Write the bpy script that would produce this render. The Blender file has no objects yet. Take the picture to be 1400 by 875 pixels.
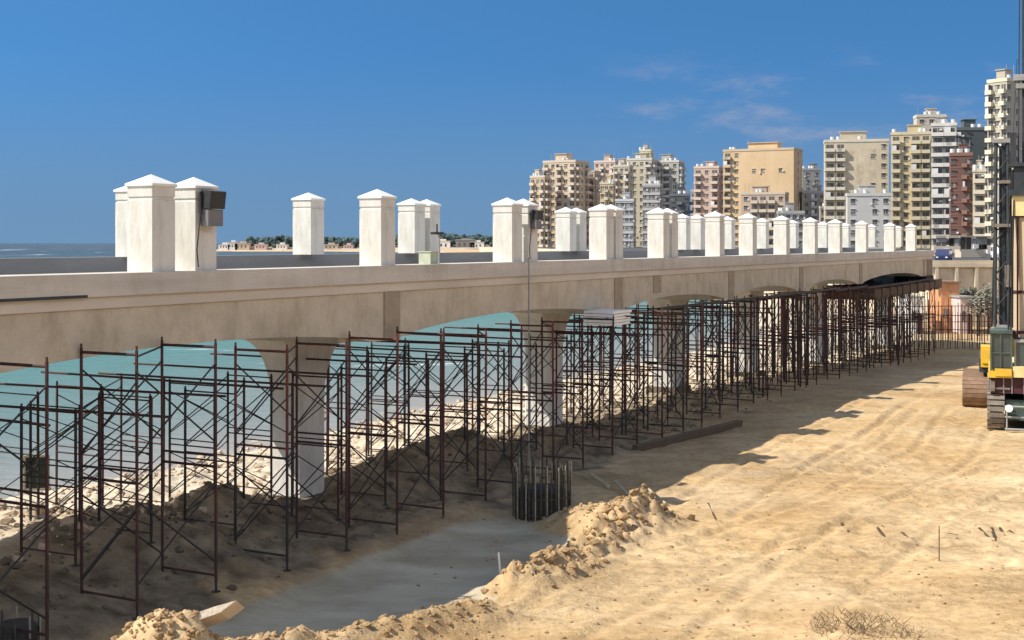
import bpy, math, random
import numpy as np
from mathutils import Vector, Matrix

R = random.Random(7)
C = bpy.context.scene.collection
PI = math.pi
F = 1800.0; CX = 700.0; HY = 332.0; EYE = 6.0
ANG = math.atan2(943.0, 1800.0)
DX, DY = math.sin(ANG), math.cos(ANG)      # along the bridge
NX, NY = DY, -DX                            # outward, towards the open sand
P0X = -17.975
BROT = math.atan2(DY, DX)

def BP(s, o, z=0.0):
    return Vector((P0X + s*DX + o*NX, s*DY + o*NY, z))
def s_of(px, o=0.0):
    k = (px-CX)/F                            # (P0X+s DX+o NX) = k (s DY+o NY)
    return (P0X + o*NX - k*o*NY)/(k*DY - DX)
def at(px, Y, z=0.0):
    return Vector(((px-CX)/F*Y, Y, z))
def ground_at(px, py, z=0.0):
    Y = (EYE-z)*F/(py-HY)
    return at(px, Y, z)

# ------------------------------------------------------------------ noise
_rng = np.random.RandomState(11)
_TAB = _rng.rand(256, 256)
def vnoise(x, y):
    xi = np.floor(x).astype(int); yi = np.floor(y).astype(int)
    fx = x-xi; fy = y-yi
    fx = fx*fx*(3-2*fx); fy = fy*fy*(3-2*fy)
    a = _TAB[xi & 255, yi & 255]; b = _TAB[(xi+1) & 255, yi & 255]
    c = _TAB[xi & 255, (yi+1) & 255]; d = _TAB[(xi+1) & 255, (yi+1) & 255]
    return (a*(1-fx)+b*fx)*(1-fy)+(c*(1-fx)+d*fx)*fy
def fbm(x, y, n=4, g=0.5):
    t = 0; a = 1; s = 0
    for i in range(n):
        t = t + a*(vnoise(x*2**i+17.3*i, y*2**i+9.1*i)-0.5); s += a; a *= g
    return t/s*2
def sstep(a, b, x):
    t = np.clip((x-a)/(b-a), 0, 1); return t*t*(3-2*t)
def seg_d(x, y, pts):
    best = np.full(x.shape, 1e9); tt = np.zeros(x.shape)
    n = len(pts)-1
    for i in range(n):
        ax, ay = pts[i]; bx, by = pts[i+1]
        vx, vy = bx-ax, by-ay
        t = np.clip(((x-ax)*vx+(y-ay)*vy)/(vx*vx+vy*vy), 0, 1)
        d = np.hypot(x-ax-t*vx, y-ay-t*vy)
        m = d < best
        best = np.where(m, d, best); tt = np.where(m, (i+t)/n, tt)
    return best, tt

COAST_Y = [-400, 24, 40, 100, 160, 300, 500, 900, 1040, 1090, 1300, 1400, 2600, 9000]
COAST_X = [-34.9-209.6, -34.9+12.57, -32.2+20.96, 19.5, 25, 8, -25, -60, -100, -262, -280, -100, 100, 2000]
def g2(px, py, z=0.0):
    v = ground_at(px, py, z); return (v.x, v.y)
BERM1 = [g2(255, 872, .62), g2(330, 862, .6), g2(420, 852, .52), g2(540, 840, .42), g2(668, 820, .3)]
BERM2 = [g2(706, 800), g2(770, 775), g2(835, 735), g2(895, 712)]
MOUND = g2(822, 718)
PILE = (-4.25, 15.8)
TRACKS = [([g2(640, 905), g2(860, 800), g2(1010, 740), g2(1160, 690), g2(1290, 620), g2(1330, 560)], .85),
          ([g2(1000, 905), g2(1100, 800), g2(1240, 700), g2(1420, 640)], .9),
          ([g2(930, 720), g2(1050, 640), g2(1180, 570), g2(1260, 520)], .8),
          ([g2(1120, 640), g2(1190, 600), g2(1240, 560)], .35)]
RIDGE_GAPS = [s_of(525)+.2, s_of(840)+.2, s_of(996)+.2]
def height(x, y):
    x = np.asarray(x, float); y = np.asarray(y, float)
    rx = x-P0X
    s = rx*DX+y*DY; o = rx*NX+y*NY
    near = (y < 140) & (x > -60) & (x < 70)
    h = 0.10*fbm(x*0.22, y*0.22, 3) + 0.05*fbm(x*1.1, y*1.1, 3)
    # driven-over sand: ruts and scuffed ridges
    w = fbm(x*0.15+5, y*0.15, 2)
    rut = np.sin((y*0.95 - x*0.42 + 3.2*w)*3.1)
    rutm = sstep(0.0, 0.35, fbm(x*0.16+40, y*0.16+3, 2))*sstep(4, 8, o)
    rough = sstep(-.05, .30, fbm(x*0.3+90, y*0.3, 2))
    h = h + 0.085*rough*fbm(x*2.6, y*2.6, 4, .6)*near*sstep(60, 30, y)
    # wet earth ridge under the deck
    rid = np.exp(-((o+2.0)/1.05)**2)
    for m_ in RIDGE_GAPS: rid = rid*(1-.95*np.exp(-((s-m_)/.95)**2))
    amp = 0.50*sstep(44, 36, s)*sstep(25, 30, s) + 0.25*sstep(70, 40, s)
    h = h + rid*amp*(0.75+0.55*fbm(s*0.55, o*0.55, 3))
    h = h - 0.82*sstep(58, 92, s)*sstep(-6, -3, o)*sstep(130, 100, y)
    h = h + 0.22*sstep(3.2, 1.0, o)*sstep(-7, -4, o)*fbm(x*0.8+7, y*0.8, 4)*sstep(95, 50, s)
    lump = np.clip(fbm(x*0.45+31, y*0.45+12, 3), 0, 1)
    h = h + 0.25*lump*np.exp(-((o+0.8)/1.6)**2)*sstep(60, 45, s)*sstep(18, 26, s)
    cxp = np.interp(y, COAST_Y, COAST_X)
    h = h + 0.72*sstep(32, 25, s)*sstep(1.2, -1.0, o)*sstep(1, 8, (x-cxp)*.886)
    h = h + 0.16*np.abs(fbm(x*1.9+4, y*1.9, 4, .62))*sstep(2.2, .6, o)*sstep(-7, -5, o)*sstep(80, 50, s)
    for pts_, gw in TRACKS:
        dd, _t = seg_d(x, y, pts_)
        dd = dd + .12*fbm(x*.7, y*.7, 2)
        k_ = near*(.5+.8*fbm(x*3, y*3, 2))
        h = h - .040*np.exp(-((dd-gw)/.12)**2)*near*(.75+.25*k_) + .022*np.exp(-((dd-gw-.24)/.10)**2)*near + .02*np.exp(-((dd-gw+.24)/.10)**2)*near
    # flat mud pan
    pan = np.exp(-(((o-3.45)/1.85+.10*fbm(s*.5, o*.5, 3))**6))*sstep(16.5, 19, s)*sstep(35.5, 31.5, s)
    h = h*(1-pan) + pan*(-0.20+0.01*fbm(x*2, y*2, 2))
    # berms of dug clods
    clod = np.abs(fbm(x*2.6+3, y*2.6, 3, .6))*1.6+.55
    d, t = seg_d(x, y, BERM1)
    h = h + (0.86-.50*t)*np.exp(-(d/(0.55-.12*t))**2)*(.7+.3*clod)
    d, t = seg_d(x, y, BERM2)
    h = h + 0.46*np.exp(-(d/0.52)**2)*clod*(0.8+0.4*fbm(t*5, t*0+3, 2))
    d = np.hypot((x-MOUND[0])/1.25, (y-MOUND[1])/0.85)
    h = h + 0.50*np.exp(-d**4)*(.85+.15*clod)
    d = np.hypot((x-PILE[0])/2.3, (y-PILE[1])/2.1)
    h = h + 1.85*np.clip(1-d, 0, 1)*(.9+.12*clod) 
    # beach beyond the bridge
    cx = np.interp(y, COAST_Y, COAST_X)
    dc = (x-cx)*0.886
    rub = np.exp(-((dc-6)/5.5)**2)*near
    h = h + rub*(0.30*np.abs(fbm(x*1.3, y*1.3, 3))+0.25*fbm(x*.5, y*.5, 2))
    beach = np.clip(dc/11.0, -1, 1)
    low = -1.0 + beach*1.0
    h = np.where(dc < 11, low + (h)*np.clip(dc/6+.3, 0, 1), h)
    h = np.where(dc < 0, -1.0+np.maximum(dc*0.10, -2.5), h)
    return h
def hz(x, y):
    return float(height(np.array([x]), np.array([y]))[0])

# ------------------------------------------------------------------ materials
def newmat(name):
    m = bpy.data.materials.new(name); m.use_nodes = True
    nt = m.node_tree; b = nt.nodes['Principled BSDF']
    return m, nt, b
def N(nt, t, **k):
    n = nt.nodes.new(t)
    for a, v in k.items(): setattr(n, a, v)
    return n
def mat(name, col, rough=0.85, var=0.15, scale=3.0, bump=0.0, bscale=None, metal=0.0, spec=0.3, col2=None, detail=5.0, stretch=None, mott=0):
    m, nt, b = newmat(name)
    b.inputs['Roughness'].default_value = rough
    b.inputs['Metallic'].default_value = metal
    b.inputs['Specular IOR Level'].default_value = spec
    tc = N(nt, 'ShaderNodeTexCoord'); src = tc.outputs['Object']
    if stretch:
        mp = N(nt, 'ShaderNodeMapping'); mp.inputs['Scale'].default_value = stretch
        nt.links.new(src, mp.inputs[0]); src = mp.outputs[0]
    nz = N(nt, 'ShaderNodeTexNoise'); nz.inputs['Scale'].default_value = scale; nz.inputs['Detail'].default_value = detail
    nz.inputs['Roughness'].default_value = .62
    nt.links.new(src, nz.inputs['Vector'])
    rp = N(nt, 'ShaderNodeValToRGB')
    c2 = col2 or tuple(max(0, c*(1-var)) for c in col)
    c1 = col if col2 else tuple(min(1, c*(1+var)) for c in col)
    rp.color_ramp.elements[0].position = .32; rp.color_ramp.elements[1].position = .68
    rp.color_ramp.elements[0].color = (*c2, 1); rp.color_ramp.elements[1].color = (*c1, 1)
    nt.links.new(nz.outputs['Fac'], rp.inputs[0]); nt.links.new(rp.outputs[0], b.inputs['Base Color'])
    if mott:
        n3 = N(nt, 'ShaderNodeTexNoise'); n3.inputs['Scale'].default_value = mott; n3.inputs['Detail'].default_value = 8; n3.inputs['Roughness'].default_value = .75; m4 = N(nt, 'ShaderNodeMapping'); m4.inputs['Scale'].default_value = (1.5, 1.5, .55); nt.links.new(tc.outputs['Object'], m4.inputs[0]); nt.links.new(m4.outputs[0], n3.inputs['Vector'])
        r3 = N(nt, 'ShaderNodeValToRGB'); r3.color_ramp.elements[0].position = .36; r3.color_ramp.elements[1].position = .52
        r3.color_ramp.elements[0].color = (.84, .82, .78, 1); r3.color_ramp.elements[1].color = (1, 1, 1, 1); nt.links.new(n3.outputs['Fac'], r3.inputs[0])
        m3 = N(nt, 'ShaderNodeMix', data_type='RGBA', blend_type='MULTIPLY'); m3.inputs[0].default_value = 1; nt.links.new(rp.outputs[0], m3.inputs[6]); nt.links.new(r3.outputs[0], m3.inputs[7])
        nt.links.new(m3.outputs[2], b.inputs['Base Color'])
    if bump:
        n2 = N(nt, 'ShaderNodeTexNoise'); n2.inputs['Scale'].default_value = bscale or scale*6; n2.inputs['Detail'].default_value = 6
        nt.links.new(src, n2.inputs['Vector'])
        bp = N(nt, 'ShaderNodeBump'); bp.inputs['Strength'].default_value = bump; bp.inputs['Distance'].default_value = .05
        nt.links.new(n2.outputs['Fac'], bp.inputs['Height']); nt.links.new(bp.outputs[0], b.inputs['Normal'])
    return m

M = {}
M['white'] = mat('white_paint', (.64, .63, .585), .8, .06, 2.2, .15, 14, col2=(.56, .545, .49), stretch=(1.6, 1.6, .35), mott=1.3)
M['whitecap'] = mat('white_cap_paint', (.72, .71, .67), .8, .05, 3)
M['slab'] = mat('edge_concrete', (.51, .47, .415), .9, .12, .9, .2, 9, stretch=(.25, 1, 2.2), mott=.7)
M['band'] = mat('band_render', (.54, .49, .42), .9, .12, 1.1, .2, 9, stretch=(.4, 1, 1.6))
M['fascia'] = mat('tan_render', (.56, .49, .385), .95, .16, 1.3, .35, 12, col2=(.42, .365, .28), mott=1.1)
M['pilaster'] = mat('pilaster_render', (.33, .27, .20), .95, .15, 3, .3)
M['column'] = mat('column_concrete', (.62, .60, .56), .9, .10, 1.4, .25, 12, col2=(.52, .50, .47), stretch=(1, 1, .4), mott=1.6)
M['footing'] = mat('damp_footing', (.15, .12, .085), .95, .3, 5, .5)
M['parapet'] = mat('parapet_concrete', (.22, .22, .22), .9, .12, 1.5, .2, stretch=(.3, 1, 1))
M['deck'] = mat('deck_concrete', (.42, .40, .37), .9, .12, 1.0)
M['rust'] = mat('rusty_tube', (.085, .036, .030), .75, .4, 6, 0, spec=.3, col2=(.032, .020, .020))
M['rustred'] = mat('red_primer_tube', (.16, .045, .035), .75, .35, 6, 0, col2=(.06, .025, .02))
M['darktube'] = mat('dark_tube', (.03, .028, .027), .7, .3, 6)
M['timber'] = mat('old_timber', (.12, .085, .055), .9, .3, 5, .3, stretch=(.3, 4, 4))
M['stickwood'] = mat('dark_stick_wood', (.085, .055, .032), .95, .35, 9, .4)
M['paletimber'] = mat('pale_timber', (.42, .36, .25), .9, .2, 5, .3, stretch=(.3, 4, 4))
M['ply'] = mat('white_boards', (.80, .77, .72), .8, .08, 3)
M['rebar'] = mat('rebar_steel', (.09, .075, .055), .7, .3, 8, metal=.3)
M['rebarpale'] = mat('pale_bar', (.30, .27, .20), .7, .2, 8)
M['pilehead'] = mat('pile_concrete', (.05, .046, .04), .95, .3, 4, .5)
M['rock'] = mat('pale_rubble', (.54, .43, .31), .95, .25, 1.1, .4, col2=(.33, .25, .18))
M['clod'] = mat('sand_clod', (.40, .27, .135), .98, .25, 6, .6, 30, col2=(.27, .17, .085))
M['slabpale'] = mat('broken_slab_concrete', (.55, .47, .36), .9, .1, 4, .3)
M['yellow'] = mat('yellow_machine_paint', (.75, .46, .04), .5, .12, 2, col2=(.55, .34, .04))
M['yellowpale'] = mat('faded_yellow_paint', (.66, .54, .26), .6, .15, 2)
M['darksteel'] = mat('dark_steel', (.035, .04, .045), .6, .3, 3)
M['greensteel'] = mat('dark_green_steel', (.07, .10, .085), .6, .3, 2)
M['maroon'] = mat('dark_maroon_panel', (.06, .02, .022), .6, .25, 2)
M['track'] = mat('dusty_track_steel', (.24, .20, .16), .8, .25, 4, .3, col2=(.13, .11, .09))
M['trackrust'] = mat('rusty_track_steel', (.30, .19, .12), .8, .25, 4, .3, col2=(.18, .11, .07))
M['glass'] = mat('cab_glass', (.04, .06, .065), .12, .2, 1, spec=.8)
M['mastbeige'] = mat('beige_casing', (.52, .41, .27), .8, .2, 1.5, .2, col2=(.38, .29, .19), stretch=(3, 3, .3))
M['greysteel'] = mat('grey_steel', (.28, .28, .27), .6, .2, 3)
M['lampdark'] = mat('lamp_housing', (.03, .032, .035), .5, .1, 3)
M['lampgrey'] = mat('lamp_bracket_box', (.17, .17, .175), .6, .1, 3)
M['greenbox'] = mat('pale_green_box', (.42, .46, .34), .8, .15, 6)
M['panelgreen'] = mat('dark_green_panel', (.03, .045, .035), .7, .2, 3)
M['dryplant'] = mat('dry_stems', (.30, .21, .12), .9, .3, 4, col2=(.12, .085, .05))
M['leaf'] = mat('tree_leaves', (.055, .085, .045), .8, .4, 4)
M['leafgrey'] = mat('dusty_leaves', (.19, .19, .15), .85, .35, 3)
M['bark'] = mat('bark', (.10, .08, .06), .9, .2, 4)
M['orange'] = mat('orange_sheet', (.52, .25, .12), .8, .25, 1.2)
M['pinkwall'] = mat('pink_plaster', (.60, .46, .42), .9, .15, .8)
M['creamwall'] = mat('cream_plaster', (.62, .54, .41), .9, .15, .3, col2=(.46, .38, .28), mott=.5)
M['navy'] = mat('navy_paint', (.03, .04, .10), .4, .1, 3)
M['carwhite'] = mat('white_car_paint', (.7, .7, .68), .35, .05, 3)
M['rubber'] = mat('tyre_rubber', (.02, .02, .02), .9, .1, 3)
M['asphalt'] = mat('asphalt', (.06, .06, .06), .95, .2, 1)
M['pane'] = mat('dark_window', (.115, .105, .095), .35, .3, .3, spec=.4)
M['curtain'] = mat('awning_cloth', (.42, .36, .27), .9, .35, .08, col2=(.22, .24, .26))
M['tank'] = mat('roof_tank', (.62, .62, .6), .6, .1, 2)

# sand: zone weights come from a colour attribute (what the ground is made of, plus painted bridge shade)
def sand_material():
    m, nt, b = newmat('sand_ground')
    b.inputs['Roughness'].default_value = .97; b.inputs['Specular IOR Level'].default_value = .12
    L = nt.links.new
    geo = N(nt, 'ShaderNodeNewGeometry')
    def noise(scale, det, vec=None, rough=.6, dist=0):
        n = N(nt, 'ShaderNodeTexNoise'); n.inputs['Scale'].default_value = scale; n.inputs['Detail'].default_value = det
        n.inputs['Roughness'].default_value = rough; n.inputs['Distortion'].default_value = dist
        L(vec or geo.outputs['Position'], n.inputs['Vector']); return n.outputs['Fac']
    def ramp(fac, p0, c0, p1, c1):
        r = N(nt, 'ShaderNodeValToRGB'); r.color_ramp.elements[0].position = p0; r.color_ramp.elements[1].position = p1
        r.color_ramp.elements[0].color = (*c0, 1); r.color_ramp.elements[1].color = (*c1, 1); L(fac, r.inputs[0]); return r.outputs[0]
    def mix(f, a, c, mode='MIX'):
        x = N(nt, 'ShaderNodeMix', data_type='RGBA', blend_type=mode)
        if isinstance(f, float): x.inputs[0].default_value = f
        else: L(f, x.inputs[0])
        for k, v in ((6, a), (7, c)):
            if isinstance(v, tuple): x.inputs[k].default_value = (*v, 1)
            else: L(v, x.inputs[k])
        return x.outputs[2]
    mp = N(nt, 'ShaderNodeMapping'); mp.inputs['Rotation'].default_value = (0, 0, -.5); mp.inputs['Scale'].default_value = (.55, 1.15, 1)
    L(geo.outputs['Position'], mp.inputs[0])
    base = ramp(noise(.22, 5), .35, (.47, .33, .178), .68, (.625, .47, .28))
    streak = ramp(noise(1.5, 6, mp.outputs[0], .65, .6), .36, (.74, .69, .62), .62, (1.10, 1.10, 1.10))
    c = mix(.6, base, streak, 'MULTIPLY')
    fine = ramp(noise(5.5, 7, None, .7), .36, (.72, .68, .64), .6, (1.08, 1.08, 1.06))
    c = mix(.7, c, fine, 'MULTIPLY')
    scuff = ramp(noise(1.1, 6, mp.outputs[0], .75, 1.6), .58, (0, 0, 0), .68, (1, 1, 1))
    c = mix(scuff, c, mix(1.0, c, (.72, .66, .58), 'MULTIPLY'))
    crack = noise(.55, 7, None, .62, 2.2)
    cb = N(nt, 'ShaderNodeMath', operation='SUBTRACT'); L(crack, cb.inputs[0]); cb.inputs[1].default_value = .5
    cab_ = N(nt, 'ShaderNodeMath', operation='ABSOLUTE'); L(cb.outputs[0], cab_.inputs[0])
    cl_ = ramp(cab_.outputs[0], .0, (.62, .55, .46), .014, (1, 1, 1))
    c = mix(.4, c, cl_, 'MULTIPLY')
    blo = ramp(noise(.12, 4, None, .6, .8), .40, (.98, .93, .85), .60, (1.04, 1.05, 1.07))
    c = mix(1.0, c, blo, 'MULTIPLY')
    at_ = N(nt, 'ShaderNodeVertexColor', layer_name='zone')
    sep = N(nt, 'ShaderNodeSeparateColor'); L(at_.outputs[0], sep.inputs[0])
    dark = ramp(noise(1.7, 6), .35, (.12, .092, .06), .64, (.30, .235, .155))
    mud = ramp(noise(.9, 5, mp.outputs[0]), .38, (.37, .315, .215), .66, (.52, .455, .33))
    pale = ramp(noise(1.6, 6, mp.outputs[0]), .35, (.42, .36, .27), .66, (.66, .59, .47))
    c = mix(sep.outputs[2], c, pale)
    c = mix(sep.outputs[1], c, mud)
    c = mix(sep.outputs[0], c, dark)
    L(c, b.inputs['Base Color'])
    h1 = noise(3.0, 8, None, .72); h2 = noise(2.0, 6, mp.outputs[0], .7, .6)
    ad = N(nt, 'ShaderNodeMath', operation='ADD'); L(h1, ad.inputs[0]); L(h2, ad.inputs[1])
    bp = N(nt, 'ShaderNodeBump'); bp.inputs['Distance'].default_value = .12
    bs = N(nt, 'ShaderNodeMapRange'); L(noise(.35, 4, None, .6, .5), bs.inputs[0]); bs.inputs[1].default_value = .38; bs.inputs[2].default_value = .62; bs.inputs[3].default_value = .25; bs.inputs[4].default_value = 1.0; L(bs.outputs[0], bp.inputs['Strength'])
    L(ad.outputs[0], bp.inputs['Height']); L(bp.outputs[0], b.inputs['Normal'])
    return m
M['sand'] = sand_material()

def sea_material():
    m, nt, b = newmat('sea_water'); L = nt.links.new
    b.inputs['Roughness'].default_value = .4; b.inputs['Specular IOR Level'].default_value = .08
    geo = N(nt, 'ShaderNodeNewGeometry')
    vm = N(nt, 'ShaderNodeVectorMath', operation='DOT_PRODUCT'); vm.inputs[1].default_value = (-NX, -NY, 0)
    L(geo.outputs['Position'], vm.inputs[0])
    wob = N(nt, 'ShaderNodeTexNoise'); wob.inputs['Scale'].default_value = .05; L(geo.outputs['Position'], wob.inputs['Vector'])
    mr = N(nt, 'ShaderNodeMapRange'); mr.inputs[1].default_value = 14; mr.inputs[2].default_value = 600+0
    ma = N(nt, 'ShaderNodeMath', operation='MULTIPLY_ADD'); L(wob.outputs['Fac'], ma.inputs[0]); ma.inputs[1].default_value = 14; L(vm.outputs['Value'], ma.inputs[2])
    sb = N(nt, 'ShaderNodeMath', operation='SUBTRACT'); L(ma.outputs[0], sb.inputs[0]); sb.inputs[1].default_value = -P0X*0+0
    of = -(P0X*NX)                       # offset so that value = -o
    sb.inputs[1].default_value = of+7
    pw = N(nt, 'ShaderNodeMapRange'); pw.inputs[1].default_value = 12; pw.inputs[2].default_value = 700
    L(sb.outputs[0], pw.inputs[0])
    sq = N(nt, 'ShaderNodeMath', operation='POWER'); L(pw.outputs[0], sq.inputs[0]); sq.inputs[1].default_value = .4
    r = N(nt, 'ShaderNodeValToRGB'); e = r.color_ramp.elements
    e[0].position = 0; e[0].color = (.29, .27, .24, 1)
    e[1].position = 1; e[1].color = (.010, .045, .075, 1)
    for p, c in ((.13, (.19, .21, .20)), (.24, (.09, .165, .16)), (.34, (.028, .16, .15)), (.50, (.014, .13, .13)), (.75, (.010, .06, .085))):
        q = e.new(p); q.color = (*c, 1)
    L(sq.outputs[0], r.inputs[0])
    mp = N(nt, 'ShaderNodeMapping'); mp.inputs['Rotation'].default_value = (0, 0, -BROT); mp.inputs['Scale'].default_value = (.30, 1.6, 1)
    # rotate so that x runs along the shore
    L(geo.outputs['Position'], mp.inputs[0])
    fo = N(nt, 'ShaderNodeTexNoise'); fo.inputs['Scale'].default_value = .11; fo.inputs['Detail'].default_value = 8; fo.inputs['Roughness'].default_value = .7
    L(mp.outputs[0], fo.inputs['Vector'])
    fr = N(nt, 'ShaderNodeValToRGB'); fr.color_ramp.elements[0].position = .635; fr.color_ramp.elements[1].position = .70
    L(fo.outputs['Fac'], fr.inputs[0])
    mpf = N(nt, 'ShaderNodeMapping'); mpf.inputs['Scale'].default_value = (.035, .0045, 1); L(geo.outputs['Position'], mpf.inputs[0])
    ff = N(nt, 'ShaderNodeTexNoise'); ff.inputs['Scale'].default_value = 1; ff.inputs['Detail'].default_value = 7; ff.inputs['Roughness'].default_value = .7; L(mpf.outputs[0], ff.inputs['Vector'])
    fg = N(nt, 'ShaderNodeMapRange'); L(ff.outputs['Fac'], fg.inputs[0]); fg.inputs[1].default_value = .61; fg.inputs[2].default_value = .66; fg.inputs[4].default_value = .75
    fd = N(nt, 'ShaderNodeMapRange'); L(sb.outputs[0], fd.inputs[0]); fd.inputs[1].default_value = 250; fd.inputs[2].default_value = 400
    fm = N(nt, 'ShaderNodeMath', operation='MULTIPLY'); L(fg.outputs[0], fm.inputs[0]); L(fd.outputs[0], fm.inputs[1])
    fx = N(nt, 'ShaderNodeMath', operation='MAXIMUM'); L(fr.outputs[0], fx.inputs[0]); L(fm.outputs[0], fx.inputs[1])
    mx = N(nt, 'ShaderNodeMix', data_type='RGBA'); L(fx.outputs[0], mx.inputs[0]); L(r.outputs[0], mx.inputs[6]); mx.inputs[7].default_value = (.72, .75, .76, 1)
    L(mx.outputs[2], b.inputs['Base Color'])
    wv = N(nt, 'ShaderNodeTexNoise'); wv.inputs['Scale'].default_value = .9; wv.inputs['Detail'].default_value = 7; L(mp.outputs[0], wv.inputs['Vector'])
    bp = N(nt, 'ShaderNodeBump'); bp.inputs['Strength'].default_value = 1.0; bp.inputs['Distance'].default_value = .5
    L(wv.outputs['Fac'], bp.inputs['Height']); L(bp.outputs[0], b.inputs['Normal'])
    return m
M['sea'] = sea_material()

# ------------------------------------------------------------------ mesh builder
class MB:
    def __init__(self): self.v = []; self.f = []; self.mi = []
    def add(self, vs, fs, mi=0):
        k = len(self.v); self.v += [tuple(p) for p in vs]
        for f in fs: self.f.append(tuple(i+k for i in f)); self.mi.append(mi)
    def box(self, c, s, rot=None, mi=0):
        x, y, z = s[0]/2, s[1]/2, s[2]/2
        vs = [Vector((a*x, b*y, d*z)) for d in (-1, 1) for b in (-1, 1) for a in (-1, 1)]
        if rot is not None: vs = [rot @ p for p in vs]
        c = Vector(c); vs = [p+c for p in vs]
        self.add(vs, [(0, 2, 3, 1), (4, 5, 7, 6), (0, 1, 5, 4), (2, 6, 7, 3), (0, 4, 6, 2), (1, 3, 7, 5)], mi)
    def b2(self, x0, x1, y0, y1, z0, z1, mi=0):
        self.box(((x0+x1)/2, (y0+y1)/2, (z0+z1)/2), (abs(x1-x0), abs(y1-y0), abs(z1-z0)), None, mi)
    def bar(self, p, q, r, n=6, mi=0, r2=None):
        p = Vector(p); q = Vector(q); d = (q-p)
        if d.length < 1e-6: return
        d.normalize(); a = d.orthogonal().normalized(); b = d.cross(a)
        r2 = r if r2 is None else r2
        vs = []
        for c, rr in ((p, r), (q, r2)):
            for i in range(n):
                t = 2*PI*i/n; vs.append(c+a*math.cos(t)*rr+b*math.sin(t)*rr)
        fs = [(i, (i+1) % n, n+(i+1) % n, n+i) for i in range(n)]
        fs += [tuple(range(n-1, -1, -1)), tuple(range(n, 2*n))]
        self.add(vs, fs, mi)
    def prism_y(self, poly, y0, y1, mi=0):      # poly in x-z, extruded along y
        n = len(poly)
        vs = [(x, y0, z) for x, z in poly]+[(x, y1, z) for x, z in poly]
        fs = [(i, (i+1) % n, n+(i+1) % n, n+i) for i in range(n)]+[tuple(range(n-1, -1, -1)), tuple(range(n, 2*n))]
        self.add(vs, fs, mi)
    def strip_y(self, xs, z0s, z1s, y0, y1, mi=0):   # a wall whose lower edge z0s varies along x
        n = len(xs); vs = []
        for x, a, b in zip(xs, z0s, z1s): vs += [(x, y0, a), (x, y0, b), (x, y1, b), (x, y1, a)]
        fs = []
        for i in range(n-1):
            k = 4*i
            fs += [(k, k+4, k+5, k+1), (k+1, k+5, k+6, k+2), (k+2, k+6, k+7, k+3), (k+3, k+7, k+4, k)]
        fs += [(0, 1, 2, 3), (4*n-4, 4*n-1, 4*n-2, 4*n-3)]
        self.add(vs, fs, mi)
    def rings(self, rings, mi=0, cap=True):
        n = len(rings[0]); vs = [p for r in rings for p in r]; fs = []
        for j in range(len(rings)-1):
            for i in range(n): fs.append((j*n+i, j*n+(i+1) % n, (j+1)*n+(i+1) % n, (j+1)*n+i))
        if cap: fs += [tuple(range(n-1, -1, -1)), tuple(range(len(vs)-n, len(vs)))]
        self.add(vs, fs, mi)
    def rock(self, c, s, rnd, mi=0, rot=None):
        t = (1+5**.5)/2
        vs = [(-1, t, 0), (1, t, 0), (-1, -t, 0), (1, -t, 0), (0, -1, t), (0, 1, t), (0, -1, -t), (0, 1, -t), (t, 0, -1), (t, 0, 1), (-t, 0, -1), (-t, 0, 1)]
        fs = [(0, 11, 5), (0, 5, 1), (0, 1, 7), (0, 7, 10), (0, 10, 11), (1, 5, 9), (5, 11, 4), (11, 10, 2), (10, 7, 6), (7, 1, 8), (3, 9, 4), (3, 4, 2), (3, 2, 6), (3, 6, 8), (3, 8, 9), (4, 9, 5), (2, 4, 11), (6, 2, 10), (8, 6, 7), (9, 8, 1)]
        a = rnd.random()*6.28; ca, sa = math.cos(a), math.sin(a); out = []
        for x, y, z in vs:
            k = .5*(.65+.7*rnd.random()); x, y, z = x*k*s[0]*.55, y*k*s[1]*.55, z*k*s[2]*.55
            out.append((c[0]+x*ca-y*sa, c[1]+x*sa+y*ca, c[2]+z))
        self.add(out, fs, mi)
    def mesh(self, name, mats, smooth=False):
        me = bpy.data.meshes.new(name); me.from_pydata(self.v, [], self.f)
        for m in (mats if isinstance(mats, (list, tuple)) else [mats]): me.materials.append(M[m] if isinstance(m, str) else m)
        me.polygons.foreach_set('material_index', self.mi)
        if smooth: me.polygons.foreach_set('use_smooth', [True]*len(me.polygons))
        me.update(); return me
    def build(self, name, mats, parent=None, loc=(0, 0, 0), rz=0, smooth=False, label=None):
        return link(name, self.mesh(name, mats, smooth), parent, loc, rz, label)

def link(name, me, parent=None, loc=(0, 0, 0), rz=0, label=None):
    o = bpy.data.objects.new(name, me); C.objects.link(o)
    o.location = loc; o.rotation_euler = (0, 0, rz)
    if parent: o.parent = parent
    if label: o['label'] = label
    return o
def empty(name, loc, rz=0):
    o = bpy.data.objects.new(name, None); C.objects.link(o); o.location = loc; o.rotation_euler = (0, 0, rz)
    o.empty_display_size = .2; return o
def tag(o, label=None, cat=None, group=None, kind=None):
    if label: o['label'] = label
    if cat: o['category'] = cat
    if group: o['group'] = group
    if kind: o['kind'] = kind
    return o

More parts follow.
